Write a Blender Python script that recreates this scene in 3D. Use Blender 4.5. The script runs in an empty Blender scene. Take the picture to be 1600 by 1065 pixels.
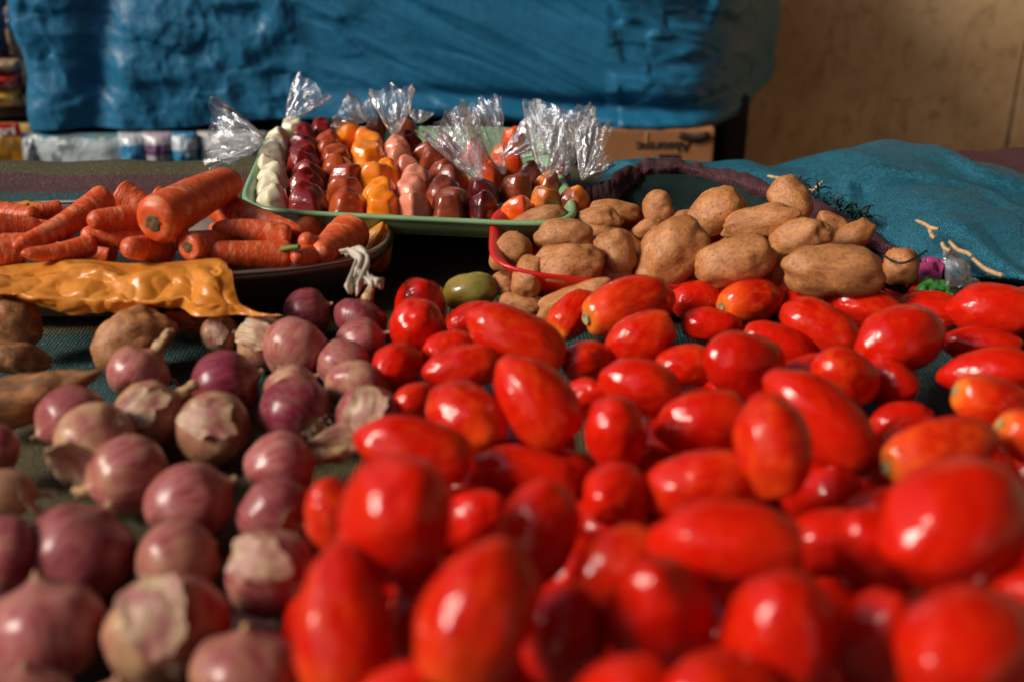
import bpy, bmesh, math, random
import numpy as np
from mathutils import Vector, Matrix, noise

# ------------------------------------------------------------------ camera, world, sun, exposure
S = bpy.context.scene
COL = S.collection
R = math.radians
TZ = 0.80                      # table top height
CAM = Vector((0, 0, TZ + 0.42))
PITCH = R(25)
FPX = 40 / 36 * 1600           # focal length in photograph pixels
cd = bpy.data.cameras.new('camera'); cam = bpy.data.objects.new('camera', cd); COL.objects.link(cam)
cam.location = CAM; cam.rotation_euler = (R(90) - PITCH, 0, 0)
cd.lens = 40; cd.sensor_width = 36; cd.clip_start = 0.02; cd.clip_end = 500
cd.dof.use_dof = True; cd.dof.focus_distance = 1.12; cd.dof.aperture_fstop = 3.5
S.camera = cam

SUN_AZ, SUN_EL = R(-111), R(33)    # azimuth measured from +Y towards +X
w = bpy.data.worlds.new('World'); S.world = w; w.use_nodes = True
wn = w.node_tree.nodes; bg = wn['Background']
sky = wn.new('ShaderNodeTexSky'); sky.sky_type = 'NISHITA'; sky.sun_disc = False
sky.sun_elevation = SUN_EL; sky.sun_rotation = SUN_AZ
w.node_tree.links.new(sky.outputs[0], bg.inputs[0]); bg.inputs[1].default_value = 0.05
sd = bpy.data.lights.new('sun', 'SUN'); sun = bpy.data.objects.new('sun', sd); COL.objects.link(sun)
sd.energy = 1.5; sd.angle = R(18); sd.color = (1.0, 0.90, 0.76)
sdir = Vector((math.sin(SUN_AZ) * math.cos(SUN_EL), math.cos(SUN_AZ) * math.cos(SUN_EL), math.sin(SUN_EL)))
sun.location = sdir * 6; sun.rotation_euler = sdir.to_track_quat('Z', 'Y').to_euler()
S.view_settings.view_transform = 'Standard'; S.view_settings.look = 'None'
S.view_settings.exposure = 1.42; S.view_settings.gamma = 1.0; S.view_settings.use_curve_mapping = False
S.cycles.max_bounces = 10; S.cycles.transparent_max_bounces = 24
S.cycles.caustics_reflective = False; S.cycles.caustics_refractive = False

# ------------------------------------------------------------------ helpers
FW = Vector((0, math.cos(PITCH), -math.sin(PITCH))); UP = Vector((0, math.sin(PITCH), math.cos(PITCH))); RT = Vector((1, 0, 0))
def ray(px, py): return FW + RT * ((px - 800) / FPX) + UP * ((532.5 - py) / FPX)
def at(px, py, d): return CAM + ray(px, py) * d                       # point at depth d
def depth_z(px, py, z): return (CAM.z - TZ - z) / (-ray(px, py).z)    # depth of the plane z above the table
def on(px, py, z=0.0): return at(px, py, depth_z(px, py, z))
def at_y(px, py, Y):
    r = ray(px, py); return CAM + r * (Y / r.y)

def tag(o, label=None, cat=None, group=None, kind=None):
    if label: o['label'] = label
    if cat: o['category'] = cat
    if group: o['group'] = group
    if kind: o['kind'] = kind
    return o
def link(name, me, m=None, parent=None):
    o = bpy.data.objects.new(name, me); COL.objects.link(o)
    if m is not None and me is not None and len(me.materials) == 0: me.materials.append(m)
    if parent: o.parent = parent
    return o
def empty(name, loc=(0, 0, 0)):
    o = bpy.data.objects.new(name, None); COL.objects.link(o); o.location = loc; o.empty_display_size = .02
    return o
def mesh(name, v, f, smooth=True, uv=None):
    me = bpy.data.meshes.new(name); me.from_pydata([tuple(p) for p in v], [], f); me.update()
    if smooth: me.polygons.foreach_set('use_smooth', [True] * len(me.polygons))
    if uv is not None:
        l = me.uv_layers.new(name='UVMap')
        for i, lp in enumerate(me.loops): l.data[i].uv = uv[lp.vertex_index]
    return me
def grid(name, fn, nu, nv, closed_u=False, smooth=True):
    """fn(u, v) -> Vector; u, v in 0..1"""
    V = []; UV = []; F = []
    for j in range(nv + 1):
        for i in range(nu + (0 if closed_u else 1)):
            u, vv = i / nu, j / nv
            V.append(fn(u, vv)); UV.append((u, vv))
    W = nu if closed_u else nu + 1
    for j in range(nv):
        for i in range(nu):
            a = j * W + i; b = j * W + (i + 1) % W
            F.append((a, b, b + W, a + W))
    return mesh(name, V, F, smooth, UV)
def boxbm(bm, lo, hi, bev=0.0):
    vs = [bm.verts.new((x, y, z)) for x in (lo[0], hi[0]) for y in (lo[1], hi[1]) for z in (lo[2], hi[2])]
    for q in ((0, 1, 3, 2), (4, 6, 7, 5), (0, 4, 5, 1), (2, 3, 7, 6), (0, 2, 6, 4), (1, 5, 7, 3)):
        bm.faces.new([vs[i] for i in q])
    if bev:
        bmesh.ops.bevel(bm, geom=[e for e in bm.edges], offset=bev, segments=2, affect='EDGES', profile=.7)
def box(name, lo, hi, m, parent=None, bev=0.003):
    bm = bmesh.new(); boxbm(bm, lo, hi, bev); me = bpy.data.meshes.new(name); bm.to_mesh(me); bm.free()
    return link(name, me, m, parent)
def catmull(P, n):
    """resample a list of Vectors to n points on a smooth curve"""
    P = [Vector(p) for p in P]; Q = [P[0] * 2 - P[1]] + P + [P[-1] * 2 - P[-2]]; out = []
    for k in range(n):
        t = k / (n - 1) * (len(P) - 1); i = min(int(t), len(P) - 2); t -= i
        a, b, c, d = Q[i:i + 4]
        out.append(.5 * ((2 * b) + (c - a) * t + (2 * a - 5 * b + 4 * c - d) * t * t + (3 * b - a - 3 * c + d) * t ** 3))
    return out
def loft(name, rows, nu, nv, disp=None):
    """rows of control points -> smooth sheet; disp(p, u, v) gives displacement along the normal"""
    rr = [catmull(r, nu + 1) for r in rows]
    cols = [catmull([r[i] for r in rr], nv + 1) for i in range(nu + 1)]
    if disp:
        base = [[cols[i][j].copy() for j in range(nv + 1)] for i in range(nu + 1)]
        for i in range(nu + 1):
            for j in range(nv + 1):
                du = base[min(i + 1, nu)][j] - base[max(i - 1, 0)][j]; dv = base[i][min(j + 1, nv)] - base[i][max(j - 1, 0)]
                n = du.cross(dv)
                if n.length > 1e-9: n.normalize()
                cols[i][j] = base[i][j] + n * disp(base[i][j], i / nu, j / nv)
    return grid(name, lambda u, v: cols[round(u * nu)][round(v * nv)], nu, nv)
def solid(o, t, off=-1):
    m = o.modifiers.new('thick', 'SOLIDIFY'); m.thickness = t; m.offset = off; return o
def facet(p, k=14.0):
    """crumpled-sheet height: blended tilted planes of the nearest Voronoi cells"""
    d, pts = noise.voronoi(p, distance_metric='DISTANCE', exponent=2.5)
    h = 0.0; ws = 0.0
    for di, c in zip(d[:4], pts[:4]):
        g = noise.random_unit_vector() if False else noise.noise_vector(c * 7.31 + Vector((3.1, 1.7, 9.2)))
        w_ = math.exp(-k * (di - d[0])); h += w_ * (p - c).dot(g) * 2.2; ws += w_
    return h / ws
def tube(name, pts, rad, m, parent=None, n=8, seg=None):
    P = catmull(pts, seg or len(pts) * 4); N = len(P); V = []; F = []
    for i, p in enumerate(P):
        t = (P[min(i + 1, N - 1)] - P[max(i - 1, 0)]).normalized()
        s = t.cross(Vector((.13, .21, .97))).normalized(); b = t.cross(s)
        r = rad(i / (N - 1)) if callable(rad) else rad
        for k in range(n):
            a = 2 * math.pi * k / n; V.append(p + (s * math.cos(a) + b * math.sin(a)) * r)
    for i in range(N - 1):
        for k in range(n):
            F.append((i * n + k, i * n + (k + 1) % n, (i + 1) * n + (k + 1) % n, (i + 1) * n + k))
    F.append(tuple(range(n))[::-1]); F.append(tuple((N - 1) * n + k for k in range(n)))
    return link(name, mesh(name, V, F), m, parent)

# ------------------------------------------------------------------ material helper
class NT:
    def __init__(s, name):
        s.m = bpy.data.materials.new(name); s.m.use_nodes = True; s.t = s.m.node_tree; s.n = s.t.nodes
        s.b = s.n['Principled BSDF']; s.out = s.n['Material Output']
    def new(s, typ, props=None, **inp):
        nd = s.n.new('ShaderNode' + typ)
        for k, v in (props or {}).items(): setattr(nd, k, v)
        for k, v in inp.items():
            k = k.replace('_', ' '); s.set(nd.inputs[k], v)
        return nd
    def set(s, sock, v):
        if isinstance(v, bpy.types.NodeSocket): s.t.links.new(v, sock)
        elif isinstance(v, bpy.types.Node): s.t.links.new(v.outputs[0], sock)
        else: sock.default_value = v
    def P(s, **kw):
        for k, v in kw.items(): s.set(s.b.inputs[k.replace('_', ' ')], v)
    def math(s, op, a, b=0.0, clamp=False):
        nd = s.n.new('ShaderNodeMath'); nd.operation = op; nd.use_clamp = clamp
        s.set(nd.inputs[0], a); s.set(nd.inputs[1], b); return nd.outputs[0]
    def obj(s): return s.new('TexCoord').outputs['Object']
    def uv(s): return s.new('TexCoord').outputs['UV']
    def noise(s, vec, scale, detail=3.0, rough=.55, dist=0.0, dim='3D', w=None):
        nd = s.new('TexNoise', {'noise_dimensions': dim}); s.set(nd.inputs['Vector'], vec)
        nd.inputs['Scale'].default_value = scale; nd.inputs['Detail'].default_value = detail
        nd.inputs['Roughness'].default_value = rough; nd.inputs['Distortion'].default_value = dist
        if w is not None: s.set(nd.inputs['W'], w)
        return nd.outputs['Fac']
    def ramp(s, fac, stops, interp='LINEAR'):
        nd = s.n.new('ShaderNodeValToRGB'); cr = nd.color_ramp; cr.interpolation = interp
        while len(cr.elements) < len(stops): cr.elements.new(1.0)
        for e, (p, c) in zip(cr.elements, stops):
            e.position = p; e.color = (c, c, c, 1) if isinstance(c, (int, float)) else (*c, 1)
        s.set(nd.inputs[0], fac); return nd.outputs['Color']
    def mix(s, f, a, b, typ='MIX'):
        nd = s.n.new('ShaderNodeMix'); nd.data_type = 'RGBA'; nd.blend_type = typ
        s.set(nd.inputs[0], f)
        for k, v in ((6, a), (7, b)):
            if isinstance(v, tuple) and len(v) == 3: v = (*v, 1)
            s.set(nd.inputs[k], v)
        return nd.outputs[2]
    def sep(s, v): return s.new('SeparateXYZ', None, Vector=v).outputs
    def scale(s, v, sc):
        nd = s.n.new('ShaderNodeMapping'); s.set(nd.inputs[0], v); nd.inputs['Scale'].default_value = sc; return nd.outputs[0]
    def bump(s, h, strength=.3, dist=.001):
        nd = s.new('Bump'); s.set(nd.inputs['Height'], h); nd.inputs['Strength'].default_value = strength
        nd.inputs['Distance'].default_value = dist; return nd.outputs[0]
    def rnd(s): return s.new('ObjectInfo').outputs['Random']
    def ocol(s): return s.new('ObjectInfo').outputs['Color']
def shifted(n, v):
    """object coordinates offset by the object's own random number"""
    nd = n.new('VectorMath', {'operation': 'ADD'}); n.set(nd.inputs[0], v)
    n.set(nd.inputs[1], n.math('MULTIPLY', n.rnd(), 37.0)); return nd.outputs[0]
def plain(name, col, rough=.6, metal=0.0, nscale=40, var=.25, bump=0.0, bscale=None, **kw):
    n = NT(name); o = n.obj(); f = n.noise(o, nscale, 4)
    a = tuple(c * (1 - var) for c in col); b = tuple(min(1, c * (1 + var)) for c in col)
    n.P(Base_Color=n.ramp(f, [(.3, a), (.7, b)]), Roughness=rough, Metallic=metal, **kw)
    if bump: n.P(Normal=n.bump(n.noise(o, bscale or nscale * 3, 4), bump, .002))
    return n.m

# -- produce
def m_tomato():
    n = NT('tomato_skin'); o = n.obj(); so = shifted(n, o); z = n.sep(o)[2]
    oc = n.new('SeparateColor', None, Color=n.ocol()).outputs
    nz = n.noise(so, 1.6, 3); nz2 = n.noise(so, 5.0, 4)
    # ripeness: red body, orange where the fruit is less ripe (around the stem end, local -Z)
    stem = n.math('MULTIPLY', n.math('SUBTRACT', n.math('MULTIPLY', z, -1.0), .15), 1.1, True)
    amt = n.math('MULTIPLY', oc[0], n.math('ADD', stem, n.math('MULTIPLY', n.math('SUBTRACT', nz, .40), 1.3)), True)
    body = n.mix(nz2, (.50, .004, .0018), (.66, .014, .003))
    body = n.mix(n.math('MULTIPLY', n.rnd(), .35), body, (.38, .003, .002))
    c = n.mix(amt, body, (.80, .085, .010))
    # yellow star round the scar
    ring = n.math('MULTIPLY', n.math('SUBTRACT', n.math('MULTIPLY', z, -1.0), .80), 5.0, True)
    ring = n.math('MULTIPLY', n.math('MULTIPLY', ring, n.math('ADD', nz2, .25), True), oc[1], True)
    c = n.mix(ring, c, (.72, .30, .03))
    c = n.mix(n.math('MULTIPLY', n.ramp(n.noise(so, 3.2, 5, .6), [(.50, 0.), (.72, .5)]), n.math('ADD', oc[0], .15), True), c, (.80, .10, .012))
    sp = n.math('GREATER_THAN', n.noise(so, 24, 2), .72)
    c = n.mix(n.math('MULTIPLY', sp, .25), c, (.75, .18, .05))
    n.P(Base_Color=c, Roughness=n.ramp(n.noise(so, 3.5, 4), [(.3, .11), (.75, .22)]),
        Subsurface_Weight=.06, Subsurface_Radius=(1, .1, .05), Subsurface_Scale=.006, Specular_IOR_Level=.34,
        Normal=n.bump(n.noise(so, 1.5, 3, .45), .75, .0042))
    return n.m
def m_onion():
    n = NT('onion_skin'); o = n.obj(); s3 = n.sep(o); z = s3[2]
    flat = n.new('CombineXYZ', None, X=s3[0], Y=s3[1], Z=0.0)
    nm = n.new('VectorMath', {'operation': 'NORMALIZE'}); n.set(nm.inputs[0], flat.outputs[0])
    mer = n.new('CombineXYZ', None, X=n.sep(nm.outputs[0])[0], Y=n.sep(nm.outputs[0])[1], Z=n.math('MULTIPLY', z, .22))
    ms = shifted(n, mer.outputs[0]); so = shifted(n, o)
    vein = n.noise(ms, 9.0, 4, .6); patch = n.noise(so, 1.5, 4, .6, .4); fine = n.noise(ms, 26, 3)
    oc = n.new('SeparateColor', None, Color=n.ocol()).outputs     # r: papery amount, g: depth of purple, b: brown
    purple = n.mix(oc[1], (.42, .075, .075), (.125, .006, .022))
    c = n.mix(n.ramp(vein, [(.38, 0.), (.66, 1.)]), purple, n.mix(oc[1], (.60, .27, .22), (.26, .030, .055)))
    pap = n.math('MULTIPLY', n.ramp(patch, [(.42, 0.), (.60, 1.)]), oc[0], True)
    ends = n.math('MULTIPLY', n.math('SUBTRACT', n.math('ABSOLUTE', z), .55), 1.6, True)
    pap = n.math('MAXIMUM', pap, n.math('MULTIPLY', ends, n.ramp(n.noise(so, 2.6, 3), [(.38, 0.), (.62, .8)])))
    c = n.mix(pap, c, n.mix(fine, (.34, .17, .07), (.62, .42, .22)))
    c = n.mix(n.math('MULTIPLY', oc[2], .75), c, n.mix(fine, (.20, .10, .045), (.48, .30, .14)))
    c = n.mix(n.math('MULTIPLY', n.ramp(fine, [(.56, 0.), (.72, 1.)]), .30), c, (.10, .02, .02))
    n.P(Base_Color=c, Roughness=n.ramp(patch, [(.3, .20), (.7, .38)]), Specular_IOR_Level=.42,
        Normal=n.bump(n.math('ADD', n.math('MULTIPLY', vein, .5), n.math('MULTIPLY', pap, .6)), .5, .0012))
    return n.m
def m_potato():
    n = NT('potato_skin'); o = n.obj(); so = shifted(n, o)
    a = n.noise(so, 1.4, 5, .6); b = n.noise(so, 9, 5, .65); c_ = n.noise(so, 30, 3)
    c = n.mix(n.ramp(a, [(.33, 0.), (.68, 1.)]), (.42, .150, .045), (.62, .270, .095))
    c = n.mix(n.ramp(b, [(.47, 0.), (.66, .65)]), c, (.19, .068, .022))
    c = n.mix(n.ramp(n.noise(so, 22, 3), [(.60, 0.), (.68, .7)]), c, (.10, .038, .014))
    c = n.mix(n.ramp(b, [(.26, .35), (.42, 0.)]), c, (.58, .33, .15))
    vo = n.new('TexVoronoi', None, Vector=so, Scale=4.2)
    dots = n.ramp(vo.outputs['Distance'], [(.06, 1.), (.15, 0.)])
    c = n.mix(n.math('MULTIPLY', dots, .85), c, (.07, .025, .010))
    oc = n.new('SeparateColor', None, Color=n.ocol()).outputs
    c = n.mix(n.math('MULTIPLY', oc[0], n.ramp(n.noise(so, 2.6, 5), [(.35, 0.), (.6, .8)])), c, (.085, .045, .022))
    hgt = n.math('SUBTRACT', n.math('ADD', n.math('MULTIPLY', b, .5), n.math('MULTIPLY', c_, .15)), n.math('MULTIPLY', dots, .3))
    n.P(Base_Color=c, Roughness=.50, Specular_IOR_Level=.40, Normal=n.bump(hgt, .6, .0022))
    return n.m
def m_carrot():
    n = NT('carrot_skin'); o = n.obj(); so = shifted(n, o)
    st = n.scale(so, (.9, .9, 6.0)); a = n.noise(so, 2.0, 4); rings = n.noise(st, 1.5, 4, .65); sc = n.noise(n.scale(so, (1.3, 1.3, 9)), 1.6, 4, .6)
    c = n.mix(a, (.56, .045, .008), (.74, .12, .020))
    c = n.mix(n.ramp(rings, [(.50, 0.), (.66, .75)]), c, (.80, .33, .16))
    c = n.mix(n.ramp(sc, [(.58, 0.), (.68, .65)]), c, (.20, .035, .012))
    tip = n.math('MULTIPLY', n.math('SUBTRACT', n.math('ABSOLUTE', n.sep(o)[2]), .88), 4.0, True)
    c = n.mix(n.math('MULTIPLY', tip, n.noise(so, 3, 3)), c, (.14, .05, .015))
    n.P(Base_Color=c, Roughness=.42, Specular_IOR_Level=.45, Subsurface_Weight=.04, Subsurface_Radius=(1, .3, .1), Subsurface_Scale=.004,
        Normal=n.bump(n.math('ADD', rings, n.math('MULTIPLY', sc, .4)), .6, .0015))
    return n.m
M = {}
M['tomato'] = m_tomato(); M['onion'] = m_onion(); M['potato'] = m_potato(); M['carrot'] = m_carrot()
def m_green_tomato():
    n = NT('green_tomato_skin'); o = n.obj(); z = n.sep(o)[2]
    c = n.mix(n.ramp(n.math('ADD', n.math('MULTIPLY', z, .35), n.noise(o, 1.6, 3)), [(.25, 0.), (.8, 1.)]), (.34, .22, .035), (.15, .16, .035))
    n.P(Base_Color=c, Roughness=.24, Coat_Weight=.2, Normal=n.bump(n.noise(o, 2.2, 2), .4, .002)); return n.m
M['green_tomato'] = m_green_tomato()
M['scar'] = plain('stem_scar', (.34, .27, .11), .8, nscale=6, var=.6, bump=.5)
M['scar_dark'] = plain('stem_hole', (.03, .02, .012), .9)
M['dry'] = plain('dry_onion_leaf', (.42, .25, .11), .6, nscale=3.5, var=.65, bump=.5, bscale=9)
def m_skin():
    n = NT('papery_skin'); o = n.obj(); so = shifted(n, o); st = n.noise(n.scale(so, (9, 3, .7)), 2.2, 5, .6); p = n.noise(so, 2.2, 4)
    c = n.mix(n.ramp(st, [(.35, 0.), (.65, 1.)]), (.30, .15, .065), (.60, .44, .27)); c = n.mix(n.ramp(p, [(.42, 0.), (.62, .8)]), c, (.34, .10, .10))
    n.P(Base_Color=c, Roughness=.42, Normal=n.bump(st, .6, .0012)); return n.m
M['skin'] = m_skin()
M['root'] = plain('dry_root', (.52, .42, .26), .8, nscale=90, var=.4)
M['crown'] = plain('carrot_crown', (.13, .075, .025), .9, nscale=7, var=.8, bump=.8, bscale=12)
M['leafstub'] = plain('leaf_stub', (.12, .18, .03), .7)

# -- cloth and plastic
def weave(n, vec, s):
    """woven raffia: crossed bands, scale s in threads per unit"""
    x = n.new('TexWave', {'wave_type': 'BANDS', 'bands_direction': 'X'}, Vector=vec, Scale=s, Distortion=3.5, Detail=3.0, Detail_Scale=1.2)
    y = n.new('TexWave', {'wave_type': 'BANDS', 'bands_direction': 'Y'}, Vector=vec, Scale=s, Distortion=3.5, Detail=3.0, Detail_Scale=1.2)
    return n.math('MULTIPLY', x.outputs['Fac'], y.outputs['Fac'])
def m_weave(name, c1, c2, fleck=None, scale=90, coord='Object', rough=.6, amt=.9):
    n = NT(name); v = n.new('TexCoord').outputs[coord]; wv = weave(n, v, scale)
    big = n.noise(v, 11, 6, .65); mot = n.noise(n.scale(v, (1, 1, 2.5)), 90, 4, .7); c = n.mix(n.math('ADD', n.math('MULTIPLY', wv, .6), n.math('MULTIPLY', n.math('SUBTRACT', mot, .42), 2.2), True), c1, c2); c = n.mix(n.math('MULTIPLY', big, .55), c, tuple(x * .45 for x in c1))  # the mottle also paints in light catching the threads
    if fleck:
        fl = n.math('GREATER_THAN', n.noise(v, scale * 3.2, 1), .56); c = n.mix(n.math('MULTIPLY', fl, .6), c, fleck)
    n.P(Base_Color=c, Roughness=rough, Specular_IOR_Level=.35, Normal=n.bump(wv, amt, .0016)); return n.m
M['teal'] = m_weave('teal_woven_raffia', (.005, .066, .105), (.014, .175, .275), (.03, .27, .38), scale=190, rough=.42, amt=.6)
M['maroon'] = m_weave('maroon_woven_cloth', (.075, .016, .022), (.23, .050, .062), (.015, .06, .07), scale=170)
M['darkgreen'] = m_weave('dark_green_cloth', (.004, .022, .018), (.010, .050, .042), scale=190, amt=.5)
def m_tablecloth():
    n = NT('striped_tablecloth'); o = n.obj(); y = n.math('DIVIDE', n.math('ADD', n.sep(o)[1], n.math('MULTIPLY', n.math('SUBTRACT', n.noise(o, 2.5, 1), .5), .03)), 1.6)
    ol, ma, te = (.105, .085, .022), (.115, .026, .034), (.008, .085, .090)
    st = [(0, te), (.30, ma), (.375, ol), (.47, te), (.575, ol), (.675, ma), (.745, te), (.817, ma), (.851, ol), (.905, ma)]
    c = n.ramp(y, st, 'CONSTANT'); wv = weave(n, o, 95)
    c = n.mix(wv, n.mix(.55, c, (.005, .004, .004)), c)
    fl = n.math('GREATER_THAN', n.noise(o, 330, 1), .60); c = n.mix(n.math('MULTIPLY', fl, .35), c, (.20, .17, .12))
    n.P(Base_Color=c, Roughness=.75, Normal=n.bump(wv, .8, .0016)); return n.m
M['cloth'] = m_tablecloth()
def m_tarp():
    n = NT('blue_tarpaulin'); o = n.obj(); s = n.scale(o, (1, 1, 1))
    a = n.noise(o, 6, 5, .6); b = n.noise(o, 40, 4, .6)
    c = n.mix(a, (.008, .105, .215), (.018, .175, .325))
    scr = n.noise(n.scale(o, (1, 1, 1.6)), 23, 6, .75, 1.2)
    x = n.sep(o)[0]; right = n.ramp(n.math('ADD', x, n.math('MULTIPLY', n.noise(o, 7, 3), .3)), [(.25, 0.), (.5, 1.)])
    wear = n.math('MULTIPLY', n.ramp(scr, [(.62, 0.), (.68, 1.)]), n.math('ADD', n.math('MULTIPLY', right, .55), .05), True)
    c = n.mix(wear, c, (.22, .17, .10))
    c = n.mix(n.math('MULTIPLY', n.ramp(b, [(.5, 0.), (.75, 1.)]), .35), c, (.004, .050, .095))
    fine = n.noise(o, 300, 2); lump = n.noise(o, 55, 5, .65)
    n.P(Base_Color=c, Roughness=n.ramp(a, [(.3, .40), (.7, .56)]), Specular_IOR_Level=.40,
        Normal=n.bump(n.math('ADD', lump, n.math('MULTIPLY', fine, .12)), .4, .003)); return n.m
M['tarp'] = m_tarp()
def m_film(name, base=.10, white=.06, rough=.09, bs=55, tint=(1, 1, 1)):
    n = NT(name); o = n.obj(); n.n.remove(n.b)
    bp = n.bump(n.noise(n.scale(o, (1, 1, .5)), bs, 5, .7, .8), .9, .006)
    gl = n.new('BsdfGlossy', None, Color=(.95, .97, 1, 1), Roughness=rough, Normal=bp); tr = n.new('BsdfTransparent', None, Color=(*tint, 1))
    df = n.new('BsdfTranslucent', None, Color=(.85, .86, .88, 1)); di = n.new('BsdfDiffuse', None, Color=(.8, .82, .85, 1))
    ad = n.new('MixShader', None, Fac=.5); n.set(ad.inputs[1], df.outputs[0]); n.set(ad.inputs[2], di.outputs[0])
    lw = n.new('LayerWeight', None, Blend=.35, Normal=bp)
    streak = n.ramp(n.noise(n.scale(o, (1, 1, .6)), bs * .8, 4, .7, 1.0), [(.5, 0.), (.68, 1.)])  # diffuse white streaks stand in for glare on the creased film
    f = n.math('ADD', n.math('MULTIPLY', lw.outputs['Fresnel'], .65), base, True)
    a = n.new('MixShader', None, Fac=f); n.set(a.inputs[1], tr.outputs[0]); n.set(a.inputs[2], gl.outputs[0])
    b = n.new('MixShader', None, Fac=n.math('ADD', n.math('MULTIPLY', streak, white * 3), white * .5)); n.set(b.inputs[1], a.outputs[0]); n.set(b.inputs[2], ad.outputs[0])
    n.t.links.new(b.outputs[0], n.out.inputs[0]); return n.m
M['film'] = m_film('clear_plastic_film', .08, .10)
def m_orange_bag():
    n = NT('orange_plastic_bag'); o = n.obj(); a = n.noise(o, 25, 5, .65)
    c = n.mix(a, (.80, .25, .015), (.90, .42, .07))
    n.P(Base_Color=c, Roughness=.28, Specular_IOR_Level=.5)
    tl = n.new('BsdfTranslucent', None, Color=(.85, .30, .02, 1)); mx = n.new('MixShader', None, Fac=.35)
    n.set(mx.inputs[1], n.b.outputs[0]); n.set(mx.inputs[2], tl.outputs[0]); n.t.links.new(mx.outputs[0], n.out.inputs[0]); return n.m
M['orangebag'] = m_orange_bag()
def jelly(name, c1, c2, sss=.25, speck=None):
    n = NT(name); o = n.obj(); so = shifted(n, o); f = n.noise(so, 1.1, 3)
    c = n.mix(n.ramp(f, [(.35, 0.), (.65, 1.)]), c1, c2)
    if speck: c = n.mix(n.ramp(n.noise(so, 7, 4), [(.60, 0.), (.70, .7)]), c, speck)
    n.P(Base_Color=c, Roughness=.45, Specular_IOR_Level=.12, Subsurface_Weight=sss, Subsurface_Radius=(1, .6, .4), Subsurface_Scale=.006, Coat_Weight=1.0, Coat_Roughness=.04,
        Coat_Normal=n.bump(n.noise(so, 2.6, 4, .55, .8), .7, .0018)); return n.m
J = dict(white=jelly('white_jelly', (.66, .57, .38), (.78, .70, .50), .3),
         darkred=jelly('dark_red_jelly', (.13, .003, .003), (.24, .007, .004), 0),
         redbrown=jelly('red_brown_jelly', (.26, .024, .006), (.44, .070, .012), 0, (.55, .17, .05)),
         orange=jelly('orange_jelly', (.84, .17, .004), (.90, .26, .008), .15),
         pink=jelly('pink_jelly', (.66, .20, .12), (.76, .29, .18), .2, (.75, .40, .30)),
         brown=jelly('brown_jelly', (.14, .018, .006), (.30, .050, .012), 0),
         maroonj=jelly('maroon_jelly', (.045, .003, .004), (.11, .006, .005), 0),
         redorange=jelly('red_orange_jelly', (.62, .030, .004), (.82, .13, .008), .1),
         layered=jelly('layered_jelly', (.16, .02, .01), (.80, .22, .02), .2))
M['tray'] = plain('green_plastic_tray', (.20, .36, .17), .32, nscale=12, var=.10)
M['redplastic'] = plain('red_plastic', (.55, .012, .010), .30, nscale=12, var=.1)
def m_metal():
    n = NT('worn_steel'); o = n.obj(); a = n.noise(o, 20, 5)
    n.P(Base_Color=n.mix(a, (.12, .09, .07), (.25, .21, .18)), Metallic=.9, Roughness=n.ramp(a, [(.3, .38), (.7, .6)])); return n.m
M['steel'] = m_metal()
M['wood'] = plain('table_wood', (.20, .12, .06), .7, nscale=14, var=.4, bump=.3)
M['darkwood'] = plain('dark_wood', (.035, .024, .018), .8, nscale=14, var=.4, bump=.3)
M['card'] = plain('cardboard', (.36, .145, .050), .75, nscale=18, var=.12, bump=.15)
M['ink'] = plain('black_ink', (.018, .010, .008), .8)
M['cord'] = plain('pale_straw', (.46, .30, .15), .8, nscale=200, var=.3)
M['whitebag'] = plain('white_plastic_string', (.50, .43, .34), .5, nscale=60, var=.3, bump=.6)
M['black'] = plain('black_cord', (.01, .01, .01), .6)
M['roofsheet'] = plain('roof_sheet', (.10, .09, .08), .8, nscale=5)
M['concrete'] = plain('concrete_floor', (.20, .17, .14), .9, nscale=4, var=.3, bump=.3, bscale=60)
def m_wall():
    n = NT('stained_tan_wall'); o = n.obj()
    a = n.noise(o, 6.0, 6, .65); b = n.noise(o, 26, 6, .72); run = n.noise(n.scale(o, (1.0, 1.0, .28)), 20, 6, .68, .8); g = n.noise(o, 170, 2)
    c = n.mix(n.ramp(a, [(.3, 0.), (.7, 1.)]), (.60, .385, .195), (.80, .590, .355))
    c = n.mix(n.ramp(run, [(.54, 0.), (.70, .6)]), c, (.30, .14, .045))
    c = n.mix(n.ramp(b, [(.52, 0.), (.70, .8)]), c, (.30, .165, .068))
    c = n.mix(n.ramp(b, [(.22, .4), (.36, 0.)]), c, (.62, .50, .33))
    c = n.mix(n.math('MULTIPLY', g, .18), c, (.20, .12, .05))
    n.P(Base_Color=c, Roughness=.85, Normal=n.bump(n.math('ADD', b, n.math('MULTIPLY', g, .4)), .25, .004)); return n.m
M['wall'] = m_wall()

# ------------------------------------------------------------------ setting: ground, back wall, added light-blocking walls and roof
g = link('ground', mesh('ground', [(-60, -60, 0), (60, -60, 0), (60, 60, 0), (-60, 60, 0)], [(0, 1, 2, 3)], False), M['concrete']); tag(g, kind='structure')
wallroot = empty('back_wall', (0, 2.5, 0)); tag(wallroot, kind='structure')
seam = at_y(1584, 170, 2.5).x
for x0, x1, dy in ((-2.4, seam - .003, 0), (seam + .003, 2.6, -.006)):
    o = box('wall_panel', (x0, dy, 0), (x1, dy + .05, 2.6), M['wall'], wallroot, .002)
o = box('wall_backing', (-2.4, .052, 0), (2.6, .10, 2.6), M['darkwood'], wallroot, 0)
o = box('light_block_right', (1.9, -1.2, 0), (2.0, 2.4, 2.6), M['wall'], None, 0); tag(o, kind='structure')  # unseen wall added to darken the right side
o = box('light_block_roof', (-0.46, -2.3, 2.51), (2.0, 2.6, 2.55), M['roofsheet'], None, 0); tag(o, kind='structure')  # unseen roof added to keep overhead sky light off the table
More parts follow.
